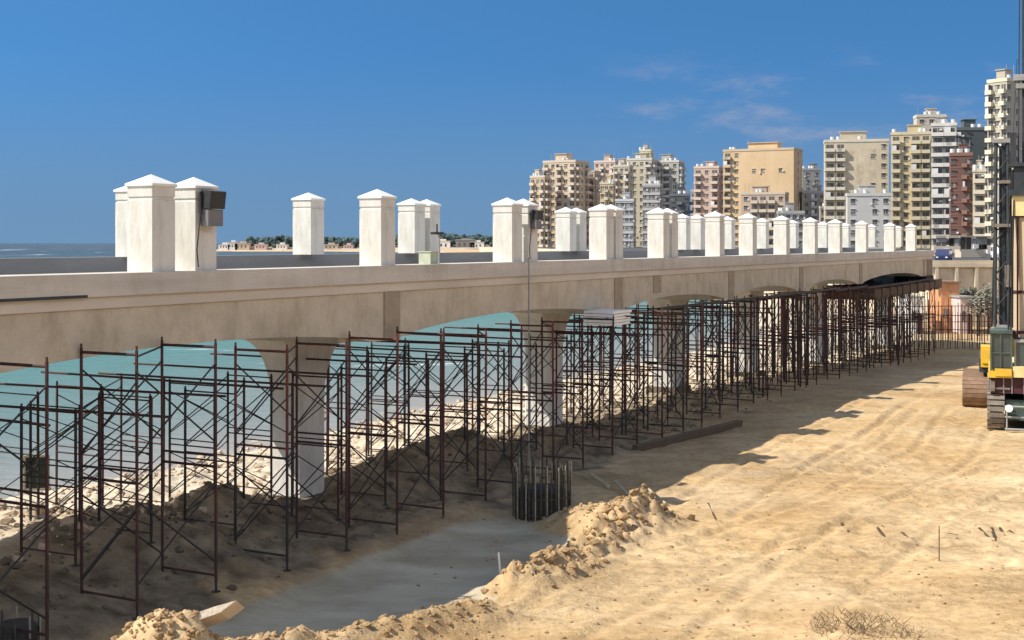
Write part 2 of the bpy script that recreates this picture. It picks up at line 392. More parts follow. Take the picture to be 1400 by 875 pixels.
# ------------------------------------------------------------------ ground, sea
def axis(segs):
    out = []
    for a, b, st in segs:
        n = max(1, int(round((b-a)/st))); out += list(np.linspace(a, b, n, endpoint=False))
    out.append(segs[-1][1]); return np.array(out)
xs = axis([(-6000, -1000, 500), (-1000, -300, 50), (-300, -60, 12), (-60, -26, 1.0), (-26, -13, .22), (-13, 13, .075), (13, 22, .12), (22, 60, .5), (60, 300, 12), (300, 1000, 100), (1000, 6000, 500)])
ys = axis([(-400, -20, 40), (-20, 12, 2), (12, 17, .1), (17, 34, .075), (34, 50, .13), (50, 80, .3), (80, 130, .8), (130, 300, 8), (300, 1500, 30), (1500, 3000, 150), (3000, 9000, 1000)])
GX, GY = np.meshgrid(xs, ys); H = height(GX, GY)
nx, ny = len(xs), len(ys)
me = bpy.data.meshes.new('ground'); nv = nx*ny
co = np.stack([GX, GY, H], -1).reshape(-1, 3).astype(np.float32)
me.vertices.add(nv); me.vertices.foreach_set('co', co.ravel())
ii = np.arange(nx-1)[None, :]+np.arange(ny-1)[:, None]*nx
q = np.stack([ii, ii+1, ii+nx+1, ii+nx], -1).reshape(-1, 4)
me.loops.add(q.size); me.loops.foreach_set('vertex_index', q.ravel().astype(np.int32))
me.polygons.add(len(q)); me.polygons.foreach_set('loop_start', (np.arange(len(q))*4).astype(np.int32))
me.polygons.foreach_set('loop_total', np.full(len(q), 4, np.int32))
me.polygons.foreach_set('use_smooth', np.ones(len(q), bool))
me.update(calc_edges=True)
rx = GX-P0X; S_ = rx*DX+GY*DY; O_ = rx*NX+GY*NY
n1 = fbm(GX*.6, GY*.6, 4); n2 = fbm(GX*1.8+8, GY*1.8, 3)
shade_tint = sstep(4.3, 2.2, O_+n1*1.8)*sstep(-3, -1, O_)*sstep(26, 32, S_)*sstep(95, 70, S_)*(.42+.35*n1)  # sand colour darkened here to deepen the bridge's cast shadow
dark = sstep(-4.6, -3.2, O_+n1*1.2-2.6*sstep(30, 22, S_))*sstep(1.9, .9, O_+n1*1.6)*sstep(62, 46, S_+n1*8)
mud = sstep(-.25, .15, np.exp(-(((O_-3.45)/1.95+.10*fbm(S_*.5, O_*.5, 3))**6))*sstep(15.5, 17, S_)*sstep(36.5, 33.5, S_)-.55+n1*.15+n2*.05)
mud = mud*sstep(-.02, -.09, H)
dm, _ = seg_d(GX, GY, BERM1); dm2, _ = seg_d(GX, GY, BERM2)
pale = sstep(.05, .45, n1+.15)*sstep(3.6, 4.6, O_)*sstep(8.5, 5.5, O_)*sstep(30, 38, S_)*.18
pale = np.maximum(pale, sstep(-.6, -2.0, O_+n1*.8)*sstep(31, 27, S_)*.8)
cxx = np.interp(GY, COAST_Y, COAST_X)
pale = np.maximum(pale, sstep(13, 9, (GX-cxx)*.886)*.85)
brown = (sstep(.55, .2, dm)+sstep(.7, .3, dm2))*sstep(.0, .4, n2)*.45
col = np.stack([np.clip(np.maximum(dark, shade_tint*(1-mud))+brown, 0, 1), mud, pale, np.ones_like(mud)], -1).reshape(-1, 4).astype(np.float32)
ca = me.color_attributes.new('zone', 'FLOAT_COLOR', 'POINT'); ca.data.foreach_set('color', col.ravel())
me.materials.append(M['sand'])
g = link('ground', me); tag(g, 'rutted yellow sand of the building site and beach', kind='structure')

import bisect
_xl, _yl = list(xs), list(ys)
def hz(x, y):
    i = min(max(bisect.bisect_right(_xl, x)-1, 0), nx-2); j = min(max(bisect.bisect_right(_yl, y)-1, 0), ny-2)
    u = (x-_xl[i])/(_xl[i+1]-_xl[i]); v = (y-_yl[j])/(_yl[j+1]-_yl[j])
    return float((H[j, i]*(1-u)+H[j, i+1]*u)*(1-v)+(H[j+1, i]*(1-u)+H[j+1, i+1]*u)*v)
mb = MB(); mb.add([(-9000, -500, 0), (3000, -500, 0), (3000, 20000, 0), (-9000, 20000, 0)], [(0, 1, 2, 3)])
w = mb.build('sea', 'sea', loc=(0, 0, -1.0)); tag(w, 'teal and deep blue sea', kind='structure')

# ------------------------------------------------------------------ bridge
bridge = empty('bridge', BP(0, 0, 0), BROT)
tag(bridge, 'long concrete footbridge on single columns with low arches and white pillars', 'bridge')
MARKS = [8.0, 20.3, s_of(525), s_of(840), s_of(996), s_of(1093), s_of(1175), s_of(1262)]
S0, S1 = 4.0, s_of(1274)
def soffit(s):
    for a, b in zip(MARKS[:-1], MARKS[1:]):
        if a <= s <= b:
            t = (s-a)/(b-a); e = .045
            u = min(max((t-e)/(1-2*e), 0), 1)
            return 3.85+.36*math.sin(PI*u)**.62
    return 3.85
ss = list(np.arange(S0, S1, .25))+[S1]
lo = [soffit(a) for a in ss]
W = 4.8
mb = MB(); mb.strip_y(ss, lo, [4.93]*len(ss), .0, .32); mb.build('near_girder', 'fascia', bridge)
mb = MB(); mb.strip_y(ss, lo, [4.93]*len(ss), W-.32, W); mb.build('far_girder', 'fascia', bridge)
mb = MB(); mb.b2(S0, S1, -.045, .34, 4.93, 5.13); mb.build('render_band', 'band', bridge)
mb = MB()
mb.b2(S0, S1+.1, -.12, .60, 5.13, 5.50)
mb.build('edge_beam', 'slab', bridge)
mb = MB(); mb.b2(S0, S1, .60, W-.30, 5.0, 5.16); mb.b2(S0, S1, .34, .60, 5.0, 5.128); mb.build('deck', 'deck', bridge)
mb = MB(); mb.b2(S0, S1+.1, W-.30, W+.12, 5.0, 5.70); mb.build('far_parapet', 'parapet', bridge)
# dark open joint under the edge beam at the near end
mb = MB(); mb.b2(S0, s_of(112), -.128, -.118, 5.118, 5.165); mb.build('open_joint', 'darksteel', bridge)
for m_ in MARKS[1:]:
    mb = MB(); mb.b2(m_-.02, m_+.62, -.03, .01, 3.84, 4.925); mb.build('pilaster', 'pilaster', bridge)
mb = MB(); mb.b2(s_of(893), s_of(893)+.7, -.02, .01, 4.35, 4.92); mb.build('patch', 'pilaster', bridge)
# scuppers / end diaphragm
mb = MB(); mb.b2(S1-2.2, S1+.25, -.06, W, 3.35, 3.84)
mb.build('end_diaphragm', 'pilehead', bridge)
for i in range(4):
    mb = MB(); mb.b2(S1-1.9+i*.5, S1-1.7+i*.5, -.08, .0, 3.86, 4.9); mb.build('rib', 'pilaster', bridge)
COLO = 2.5
def column(s, big=False):
    hw = .46; top = 3.86; fl = 1.45
    mb = MB(); rs = []
    z0 = hz(*BP(s, -COLO).xy)-.3
    for z in (z0, 1.0, top-fl): rs.append((hw, z))
    rs = [(h_, 0.0, z) for h_, z in rs]
    for k in range(1, 11):
        a = k/10*PI/2; rs.append((hw+1.0*(1-math.cos(a)), .10*(1-math.cos(a)), top-fl+fl*math.sin(a)))
    rr = []
    for h_, g_, z in rs:
        ch = .05; q_ = hw+g_
        rr.append([(s+a, COLO+b, z) for a, b in ((-h_+ch, -q_), (h_-ch, -q_), (h_, -q_+ch), (h_, q_-ch), (h_-ch, q_), (-h_+ch, q_), (-h_, q_-ch), (-h_, -q_+ch))])
    mb.rings(rr); c = mb.build('column', 'column', bridge)
    mb = MB(); mb.b2(s-1.46, s+1.46, .33, W-.33, 3.862, 4.95); mb.build('crosshead', 'column', c)
    mb = MB(); mb.b2(s-.68, s+.68, COLO-.68, COLO+.68, z0-.2, z0+.52); mb.build('footing', 'footing', c)
for m_ in MARKS[1:]: column(m_+.2)
# pillars
def pillar_mesh():
    mb = MB(); h = .285
    mb.rings([[(a*(h-c_)+0, b*(h-c_), z) for a, b in ((-1, -1), (1, -1), (1, 1), (-1, 1))] for z, c_ in ((0, 0), (.01, 0), (1.24, 0), (1.25, .018), (1.29, .018), (1.30, 0), (1.47, 0))])
    return mb.mesh('pillar', 'white')
def cap_mesh():
    mb = MB(); h = .315
    mb.rings([[(a*q_, b*q_, z) for a, b in ((-1, -1), (1, -1), (1, 1), (-1, 1))] for z, q_ in ((1.47, h-.02), (1.485, h), (1.525, h), (1.69, .012))])
    return mb.mesh('cap', 'whitecap')
PM, CM = pillar_mesh(), cap_mesh()
near_px = [208, 267, 521, 700, 722, 829, 842, 907, 919, 984, 1029, 1075, 1114, 1148, 1184, 1222, 1251]
pil = {}
def put_pillar(s, o, z, key=None):
    p = link('pillar', PM, bridge, (s+.285, -(o-.285), z)); c = link('cap', CM, p)
    if o < -1: p.scale = (1, 1, .94)
    c.location = (0, 0, 0); pil[key] = p; return p
for px in near_px: put_pillar(s_of(px, -.02), -.02, 5.50, px)
for px in [-120, 185, 425, 567, 588, 779, 793, 938, 958, 1000, 1047, 1088, 1130, 1160, 1196, 1232]:
    put_pillar(s_of(px, -W+.65), -W+.65, 5.70, 'f%d' % px)
def band_cap(px):      # small dark cable on the shaded face
    pass

# things fixed on pillars
def floodlight(px, z, label, sc=1.0):
    s = s_of(px, 0)+.285
    e = empty('floodlight', BP(s, .02, z), BROT)
    tag(e, label, 'floodlight')
    mb = MB(); mb.box((.02, -.13*sc, .16*sc), (.42*sc, .22*sc, .32*sc), Matrix.Rotation(.12, 3, 'X')); mb.build('housing', 'lampdark', e)
    mb = MB(); mb.box((.03, -.10*sc, -.17*sc), (.40*sc, .16*sc, .30*sc)); mb.build('control_box', 'lampgrey', e)
    mb = MB(); mb.bar((-.2*sc, -.04, -.1), (-.22*sc, -.04, .3*sc), .02); mb.bar((-.2*sc, -.04, 0), (-.3, -.03, -.75), .012); mb.bar((-.3, -.03, -.75), (-.26, -.03, -1.05), .012); mb.build('bracket', 'lampdark', e)
floodlight(267, 6.62, 'dark floodlight over a grey box on the second white pillar from the left')
floodlight(722, 6.62, 'dark floodlight on a far pillar just behind the fourth tall white pillar', .8)

# pale green box with pole standing on the edge beam
s_b = s_of(594, -.1)
e = empty('switch_box', BP(s_b, -.3, 5.5), BROT); tag(e, 'small pale green box beside a thin post on the bridge edge', 'box')
mb = MB(); mb.b2(-.12, .22, -.16, .16, 0, .28); mb.b2(-.14, .24, -.18, .18, .28, .30); mb.build('body', 'greenbox', e)
mb = MB(); mb.b2(-.05, .15, -.166, -.16, .05, .22); mb.build('door', 'greenbox', e)
e = empty('sign_post', BP(s_b+.55, -.3, 5.5), BROT); tag(e, 'thin grey post with a small dark lamp head beside the pale green box', 'lamp post')
mb = MB(); mb.bar((0, 0, 0), (0, 0, .74), .025); mb.build('post', 'greysteel', e)
mb = MB(); mb.b2(-.30, .12, -.06, .06, .70, .76); mb.bar((-.1, 0, .76), (-.1, 0, .95), .02); mb.build('lamp_head', 'lampdark', e)
# hanging cable in front of the bridge (x 723)
s_c = s_of(723, .3)
cc = BP(s_c, .3, 0); gz = hz(cc.x, cc.y)
e = empty('site_pole', (cc.x, cc.y, gz)); tag(e, 'slender grey pole standing against the bridge side near the middle', 'pole')
mb = MB(); mb.bar((0, 0, 0), (0, 0, 5.62-gz), .022, 8); mb.build('shaft', 'greysteel', e)

# ------------------------------------------------------------------ scaffolding
FH = 2.05
def frame_mesh(red=False):
    mb = MB(); r = .028; w2 = .6
    for sy in (-1, 1): mb.bar((0, sy*w2, 0), (0, sy*w2, FH), r); mb.bar((0, sy*w2, FH-.02), (0, sy*w2, FH+.07), r*.7)
    mb.bar((0, -w2, FH-.07), (0, w2, FH-.07), r*.95); mb.bar((0, -w2, .12), (0, w2, .12), r*.8)
    return mb.mesh('frame', 'rustred' if red else 'rust')
def brace_mesh():
    mb = MB(); r = .016; b = 1.8
    mb.bar((0, 0, .35), (b, 0, FH-.35), r, 5); mb.bar((0, 0, FH-.35), (b, 0, .35), r, 5)
    return mb.mesh('cross_brace', 'darktube')
def plan_mesh():
    mb = MB(); mb.bar((0, -.6, FH-.1), (1.8, .6, FH-.1), .018, 5); mb.bar((0, .6, .3), (0, -.6, FH-.5), .014, 5)
    return mb.mesh('diagonal', 'darktube')
FM, FMR, BM_, DM = frame_mesh(), frame_mesh(True), brace_mesh(), plan_mesh()
FMD = FM.copy(); FMD.materials[0] = M['darktube']
def jack_mesh():
    mb = MB(); mb.rings([[(q*math.cos(PI*i/3), q*math.sin(PI*i/3), z) for i in range(6)] for z, q in ((-.165, .08), (-.15, .08), (-.148, .02), (.05, .02))])
    return mb.mesh('base_jack', 'darktube')
JM = jack_mesh()
ORD = ['first', 'second', 'third', 'fourth', 'fifth', 'sixth', 'seventh', 'eighth', 'ninth', 'tenth']
def tower(s, oc, top, label, group, levels=2, red=False, detail=True):
    pts = [BP(s+a, oc+b) for a in (0, 1.8) for b in (-.6, .6)]
    z0 = sum(hz(p.x, p.y) for p in pts)/4+.10
    p = BP(s, oc)
    e = empty('scaffold_tower', (p.x, p.y, z0), BROT+R.uniform(-.03, .03)); e.scale = (1, 1, (top-z0)/(FH*levels))
    e.rotation_euler[0] = R.uniform(-.008, .008); e.rotation_euler[1] = R.uniform(-.006, .006)
    tag(e, label, 'scaffold', group)
    for l in range(levels):
        for x in (0, 1.8):
            f = link('frame', FMR if red and l == levels-1 and x == 0 else (FMD if R.random() < .3 else FM), e, (x, 0, l*FH))
        for y in (-.6, .6): link('cross_brace', BM_, e, (0, y, l*FH))
        if detail: link('diagonal', DM, e, (0, 0, l*FH))
    for x in (0, 1.8):
        for y in (-.6, .6): link('base_jack', JM, e, (x, y, 0))
front_s = [s_of(-8, .1), s_of(118, .1)+.0]
# front row: frames about 1.9 m apart; a tower is two frames
s = s_of(118, .1)-3.75; k = 0; cnt = {}
COLS = [MARKS[i] for i in range(1, 8)]
def span_name(s):
    px = CX+F*BP(s, -COLO).x/BP(s, -COLO).y
    names = ['left of the first concrete column', 'between the first and second concrete columns', 'between the second and third concrete columns', 'between the third and fourth concrete columns', 'between the fourth and fifth concrete columns', 'between the fifth and last concrete columns', 'past the last concrete column']
    n = sum(1 for c in MARKS[2:] if s > c-1.0)
    return n, names[min(n, 6)]
while s < 93:
    n, nm = span_name(s); cnt[n] = cnt.get(n, 0)+1
    if s < MARKS[3]-2: lab = 'rusty scaffold tower, %s in the outer row %s' % (ORD[cnt[n]-1], nm); grp = 'rusty scaffold towers in the outer row'
    else: lab = 'rusty scaffold tower in the crowded outer row %s' % nm; grp = 'crowded outer row towers %s' % nm
    top = 4.33 if s < 27 else (4.12 if s < 32 else 3.92)
    if s > 74: top = 3.7
    tower(s, .72+R.uniform(-.06, .06), top+R.uniform(-.04, .04), lab, grp, red=(R.random() < .35))
    s += 3.72+R.uniform(-.06, .06)
for row, oc, rw in ((1, -.85, 'middle row'), (2, -4.0, 'inner row'), (3, -2.4, 'centre row')):
    s = s_of(118, .1)-4.6+row*.8; cnt = {}
    while s < 92:
        n, nm = span_name(s); cnt[n] = cnt.get(n, 0)+1
        if s < MARKS[2]: lab = 'lower rusty scaffold tower, %s in the %s %s' % (ORD[cnt[n]-1], rw, nm); grp = 'lower scaffold towers in the %s' % rw
        else: lab = 'dark scaffold tower of the crowded %s %s' % (rw, nm); grp = 'crowded %s towers %s' % (rw, nm)
        if not any(c-1.9-1.2 < s < c+.9 for c in MARKS) or row == 1:
            top = (3.2 if s < 44 else 3.55)+R.uniform(-.12, .12)
            if row == 2 and 44 < s < 62: top = 2.93
            tower(s, oc+R.uniform(-.1, .1), top, lab, grp, red=(R.random() < .3), detail=(s < 60))
        s += 3.72+R.uniform(-.3, .3)
# joists laid across the towers
def joist(s, z, o0, o1, label, group, r=.024, m='rust'):
    mb = MB(); mb.bar((0, -(o0), 0), (0, -(o1), R.uniform(-.05, .05)), r, 6)
    o = mb.build('joist', m, None, BP(s, 0, z), BROT+R.uniform(-.05, .05)); tag(o, label, 'joist', group)
js = 19.0; jn = 0
while js < 60:
    if js < MARKS[2]-1: lab = 'long rusty joist, %s from the left, lying across the lower scaffold towers' % (ORD[min(jn, 9)]); grp = 'joists across the near scaffold'
    else: lab = 'rusty joist lying across the scaffold towers beyond the first column'; grp = 'joists beyond the first column'
    joist(js, 3.26+.06*(jn % 3), -4.6-R.random()*.5, .9+R.random()*.9, lab, grp); jn += 1
    js += 1.7+R.uniform(-.3, .45)
# ledgers along the top of the inner towers
for i, (a, b, o_, z_) in enumerate([(46, 51.5, 1.25, 3.98), (51, 56.5, 1.25, 3.96), (56, 62, 1.3, 3.95), (61.5, 68, 1.3, 3.93), (67.5, 74, 1.3, 3.85), (74, 80, 1.3, 3.78), (79, 86, 1.35, 3.78), (85, 92, 1.3, 3.78)]):
    mb = MB(); mb.box(((b-a)/2, 0, 0), (b-a, .10, .08)); o = mb.build('timber_bearer', 'darktube', None, BP(a, o_, z_), BROT)
    tag(o, 'dark timber bearer along the scaffold top, %s of eight going towards the bridge end' % ORD[i], 'timber beam', 'timber bearers on the outer scaffold row')
# dense props beneath the far spans
pm = MB(); pm.bar((0, 0, -.1), (0, 0, 2.2), .035); pm.bar((0, 0, 2.2), (0, 0, 3.75), .026); pm.b2(-.09, .09, -.09, .09, 3.75, 3.77); PROP = pm.mesh('shoring_prop', 'rust')
ns = 0
for i in range(80):
    s = R.uniform(58, 95); o = R.uniform(-4.6, 1.4)
    if any(abs(s-c-.2) < .75 for c in MARKS) and abs(o+COLO) < .8: continue
    p = BP(s, o); n, nm = span_name(s)
    ob = link('shoring_prop', PROP, None, (p.x, p.y, hz(p.x, p.y))); ob.rotation_euler = (R.uniform(-.02, .02), R.uniform(-.02, .02), R.random())
    tag(ob, 'slim steel shoring prop among many %s' % nm, 'prop', 'shoring props %s' % nm)

e = empty('formwork_platform', BP(s_of(1183), 0, 3.0), BROT); tag(e, 'dark timber formwork platform hung under the last span at the bridge end', 'formwork')
L_f = S1+.8-s_of(1183)
mb = MB(); mb.b2(0, L_f, -.45, W, .12, .30); mb.build('boarding', 'timber', e)
for i in range(9):
    mb = MB(); mb.b2(i*L_f/9+.3, i*L_f/9+.5, -.6, W+.2, -.06, .12); mb.build('cross_beam', 'footing', e)
mb = MB(); mb.b2(0, L_f, -.52, -.45, .0, .60); mb.build('edge_board', 'timber', e)
# white board stack on the scaffold, x 835
s_w = s_of(828, .3)
o = None
e = empty('board_stack', BP(s_of(822, .5), .5, 3.60), BROT); tag(e, 'stack of white boards on top of the scaffold beside the second column', 'board stack')
mb = MB()
for i in range(5): mb.box((.45+R.uniform(-.04, .04), 0, .05+i*.085), (1.25, .95, .07), Matrix.Rotation(R.uniform(-.04, .04), 3, 'Z'))
mb.build('boards', 'ply', e)
# dark panel in a pale frame seen between scaffold posts at the left
pp = at(50, 25.5, 1.55)
e = empty('framed_panel', pp, .15); tag(e, 'small dark green panel in a pale frame hung on the scaffold at far left', 'panel')
mb = MB(); mb.b2(-.2, .2, -.02, .02, -.3, .3); mb.build('panel', 'panelgreen', e)
mb = MB()
mb.b2(-.24, -.2, -.03, .03, -.3, .3); mb.b2(.2, .24, -.03, .03, -.3, .3); mb.b2(-.24, .24, -.03, .03, .3, .34); mb.b2(-.24, .24, -.03, .03, -.34, -.3)
mb.bar((0, 0, .34), (0, .0, 1.7), .008); mb.build('frame', 'paletimber', e)

# ------------------------------------------------------------------ rebar cages, stakes, debris
def rebar_cage(p, r, h, label, nbar=26, pile=True, m='rebar'):
    e = empty('rebar_cage', p); tag(e, label, 'rebar cage')
    for i in range(nbar):
        a = 2*PI*i/nbar+R.uniform(-.06, .06); hh = h*R.uniform(.86, 1.08); rr = r*R.uniform(.93, 1.0)
        mb = MB(); mb.bar((rr*math.cos(a), rr*math.sin(a), -.3), (rr*math.cos(a)*R.uniform(.95, 1.06), rr*math.sin(a)*R.uniform(.95, 1.06), hh), .017, 5)
        mb.build('bar', m if i % 3 else 'rebarpale', e)
    for z in (.15, .5, .85):
        if z > h: continue
        mb = MB(); n = 20
        for i in range(n): mb.bar((r*math.cos(2*PI*i/n), r*math.sin(2*PI*i/n), z), (r*math.cos(2*PI*(i+1)/n), r*math.sin(2*PI*(i+1)/n), z), .012, 4)
        mb.build('hoop', 'rebar', e)
    if pile:
        mb = MB(); mb.rings([[(q*math.cos(2*PI*i/20), q*math.sin(2*PI*i/20), z) for i in range(20)] for z, q in ((-.4, r*.86), (.62, r*.84), (.68, r*.7))]); mb.build('pile_head', 'pilehead', e)
c = ground_at(741, 708, -.1); rebar_cage((c.x, c.y, hz(c.x, c.y)), .64, 1.18, 'round cage of upright rebar on a pile below the second column', 46)
c = at(22, 19.3); rebar_cage((c.x, c.y, -.25), .36, .80, 'rebar cage poking up at the bottom left corner', 10, True)

def stick(name, p, q, r, m, label, cat, group=None, n=6):
    p = Vector(p); q = Vector(q)
    mb = MB(); mb.bar((0, 0, 0), q-p, r, n); o = mb.build(name, m, None, p); tag(o, label, cat, group); return o
def gp(px, py, dz=0.0):
    v = ground_at(px, py)
    for _ in range(3): v = ground_at(px, py, hz(v.x, v.y))
    v.z = hz(v.x, v.y)+dz; return v
a = gp(686, 790); stick('stake', a-Vector((0, 0, .2)), a+Vector((-.06, 0, .48)), .02, 'ply', 'short white wooden stake upright at the edge of the grey mud', 'stake')
a = gp(1284, 766); stick('iron_rod', a-Vector((0, 0, .1)), a+Vector((0, 0, .66)), .009, 'darktube', 'thin dark iron rod standing alone in the open sand', 'rod')
DEB = [((1151, 716), (1161, 728), .04), ((1200, 722), (1210, 734), .035), ((1206, 719), (1224, 733), .022), ((1233, 728), (1255, 746), .03), ((1296, 727), (1310, 732), .025), ((1308, 736), (1321, 748), .028), ((1339, 722), (1358, 740), .03), ((1356, 722), (1364, 748), .035), ((1367, 722), (1374, 732), .035), ((1380, 725), (1396, 734), .025), ((1078, 752), (1092, 750), .03), ((1104, 758), (1118, 759), .02), ((968, 688), (980, 712), .025), ((1050, 704), (1070, 710), .022)]
DL = ['stubby stick at the left end of the scattered row of sticks', 'thick short stick, left of a close pair near the row of sticks', 'thin stick, right of a close pair near the row of sticks', 'longest slanting stick just left of the upright rod', 'thin stick lying flat just right of the upright rod', 'slanting stick right of and below the upright rod', 'left arm of the V of sticks near the machines', 'right arm of the V of sticks near the machines', 'short thick stick right of the V of sticks', 'thin stick at the right edge of the photo', 'flat dark stick below the left end of the row of sticks', 'faint thin stick by the flat dark stick', 'leaning stick on the sand right of the dug mound', 'small stick on the sand between mound and row']
for (a, b, r), l in zip(DEB, DL):
    p = gp(*a, -.005); q = gp(*b, -.02); stick('stick', p, q, r*.95, 'stickwood', l, 'stick', 'sticks scattered on the sand')
p = gp(868, 617, .10); q = gp(1012, 583, .12); stick('timber_beam', p, q, .13, 'timber', 'long dark beam lying in the bridge shadow', 'timber beam', n=4)
for (a, b, r, l) in [((808, 655), (832, 668), .045, 'pale plank tip lit by the sun at the end of the shadow, left one'), ((840, 664), (861, 682), .035, 'greenish pole behind the dug mound'), ((886, 675), (910, 691), .03, 'thin pole crossing the shadow edge right of the mound'), ((760, 645), (810, 656), .02, 'thin pale cable pipe right of the rebar cage')]:
    stick('plank', gp(*a, .12), gp(*b, .05), r, 'paletimber', l, 'plank', 'planks by the mound')

# broken slab on the sand pile
c = at(262, 16.0); c.z = 1.2
mb = MB(); mb.prism_y([(-.42, -.04), (.40, -.05), (.62, .02), (.36, .04), (-.35, .05)], -.28, .28)
o = mb.build('broken_slab', 'slabpale', None, (c.x, c.y, c.z+.17)); o.rotation_euler = (-.45, -.32, .15); tag(o, 'pale broken concrete slab leaning on the sand pile', 'slab')

# clods scattered on berms: uncountable
mb = MB()
def scatter(poly, n, wd, s0, s1):
    for i in range(n):
        k = R.random()*(len(poly)-1); j = int(k); t = k-j
        x = poly[j][0]*(1-t)+poly[j+1][0]*t+R.gauss(0, wd); y = poly[j][1]*(1-t)+poly[j+1][1]*t+R.gauss(0, wd)
        q = R.uniform(s0, s1)*(.5+R.random()**3); mb.rock((x, y, hz(x, y)+q*.15), (q, q*.8, q*.65), R)
scatter(BERM1, 700, .26, .03, .11); scatter(BERM2, 520, .30, .05, .18)
scatter([(MOUND[0]-.8, MOUND[1]), (MOUND[0]+1, MOUND[1]+.3)], 200, .4, .04, .14)
scatter([(PILE[0]-.5, PILE[1]), (PILE[0]+.5, PILE[1])], 420, .45, .03, .11)
for i in range(420):
    v = ground_at(R.uniform(560, 1400), 600+R.random()**.7*275); q = R.uniform(.02, .07)
    mb.rock((v.x, v.y, hz(v.x, v.y)+q*.1), (q*1.3, q, q*.6), R)
o = mb.build('soil_clods', 'clod'); tag(o, 'crumbled sand clods along the dug edges', kind='stuff')
# dark clods under the bridge
mb = MB()
for i in range(2200):
    s = R.uniform(18, 62); o_ = R.gauss(-1.6, 1.5)
    if o_ > 1.5 or (s < 27 and o_ < -1.8): continue
    p = BP(s, o_); q = R.uniform(.04, .17)*(.5+R.random()**2)
    mb.rock((p.x, p.y, hz(p.x, p.y)+q*.15), (q, q*.8, q*.7), R)
o = mb.build('wet_clods', 'footing'); tag(o, 'dark wet clods of earth beneath the bridge', kind='stuff')
# pale rubble on the beach behind
mb = MB()
for i in range(4600):
    s = R.uniform(17, 80); o_ = R.uniform(-14.5, -3.6)
    p = BP(s, o_); q = R.uniform(.06, .26)*(.5+R.random()**3)
    mb.rock((p.x, p.y, hz(p.x, p.y)+q*.12), (q, q*.8, q*.7), R)
for i in range(1100):
    s = R.uniform(17, 29); o_ = R.uniform(-7, -1.2)
    p = BP(s, o_); q = R.uniform(.05, .22)*(.5+R.random()**3)
    mb.rock((p.x, p.y, hz(p.x, p.y)+q*.12), (q, q*.8, q*.7), R)
o = mb.build('beach_rubble', 'rock'); tag(o, 'pale sunlit rubble on the beach behind the bridge', kind='stuff')

# dry brushwood clump
c = gp(1180, 862)
e = empty('dry_bush', c); tag(e, 'low clump of dry brushwood in the foreground sand', 'bush')
mb = MB()
for i in range(14): mb.bar((0, 0, -.1), (.35*math.cos(i*.9), .35*math.sin(i*.9), .16), .016, 4, r2=.006)
mb.build('root', 'dryplant', e)
for nm, n_, rr in (('twigs', 300, .75),):  # loose dry twigs in one mesh, no leaves
    mb = MB()
    for i in range(n_):
        a = R.random()*6.28; r_ = rr*R.random()**.6; x, y = r_*math.cos(a)*1.1, r_*math.sin(a)*1.3
        l = R.uniform(.06, .18); b = R.random()*6.28; k = R.uniform(.3, 1.2)
        mb.bar((x, y, 0), (x+l*k*math.cos(b), y+l*k*math.sin(b), l*R.uniform(.4, 1)), .008 if nm == 'twigs' else .014, 4, r2=.003)
    mb.build(nm, 'dryplant', e)

# ------------------------------------------------------------------ crawler machines at the right
def track(mb_parent, x0, x1, y0, y1, z1, m, name='crawler_track'):
    """belt with grouser plates and wheels, running along y"""
    r = z1/2; w = x1-x0; mb = MB(); pts = []
    n = 10
    for i in range(n+1): a = -PI/2-PI*i/n; pts.append((y0+r+r*math.cos(a), r+r*math.sin(a)))
    for i in range(n+1): a = PI/2-PI*i/n; pts.append((y1-r+r*math.cos(a), r+r*math.sin(a)))
    pts.append(pts[0])
    L_ = 0; path = []
    for (a, b), (c_, d_) in zip(pts[:-1], pts[1:]):
        seg = math.hypot(c_-a, d_-b)
        k = max(1, int(seg/.225+.3))
        for j in range(k): path.append(((a+(c_-a)*(j+.5)/k, b+(d_-b)*(j+.5)/k), math.atan2(d_-b, c_-a)))
    for (y, z), an in path:
        rot = Matrix.Rotation(an, 3, 'X'); L2 = .15
        mb.box((x0+w/2, y, z), (w, L2, .03), rot)
        mb.box(Vector((x0+w/2, y, z))+rot @ Vector((0, .05, -.03)), (w, .02, .05), rot)
    t = mb.build(name, m, mb_parent)
    mb = MB(); mb.b2(x0+w*.2, x1-w*.2, y0+r*.9, y1-r*.9, z1*.3, z1*.7)
    for y in (y0+r, y1-r): mb.bar((x0+w*.15, y, r), (x1-w*.15, y, r), r*.8, 16)
    mb.build('track_frame', 'darksteel', t)
    return t
# crawler crane (behind)
cr = empty('crawler_crane', at(1333, 48.0, -.02), -math.atan(633/1800)); tag(cr, 'yellow crawler crane with a dark lattice boom behind the drilling rig', 'crane')
cx0 = 0
track(cr, -.44, .44, 0, 4.6, 1.06, 'trackrust'); track(cr, 2.3, 3.1, 0, 4.6, 1.06, 'trackrust')
mb = MB(); mb.b2(.5, 2.2, 1.2, 3.4, .45, .95); mb.bar((1.35, 2.3, .95), (1.35, 2.3, 1.25), .6, 16); mb.build('undercarriage', 'darksteel', cr)
mb = MB(); mb.b2(.15, 2.8, .6, 4.2, 1.25, 1.75); mb.build('platform', 'darksteel', cr)
mb = MB(); mb.b2(.20, .62, .5, 1.7, 1.45, 2.20); mb.b2(.24, .58, .45, .5, 1.6, 2.1); mb.build('side_cabinet', 'yellow', cr)
mb = MB(); mb.b2(.7, 2.8, 1.6, 4.1, 1.75, 2.6); mb.build('engine_house', 'yellow', cr)
mb = MB(); mb.b2(.66, 1.2, .5, 1.5, 1.75, 2.9); mb.build('cab', 'darksteel', cr)
mb = MB(); mb.b2(.70, 1.16, .48, .5, 1.95, 2.8); mb.build('windscreen', 'glass', cr)
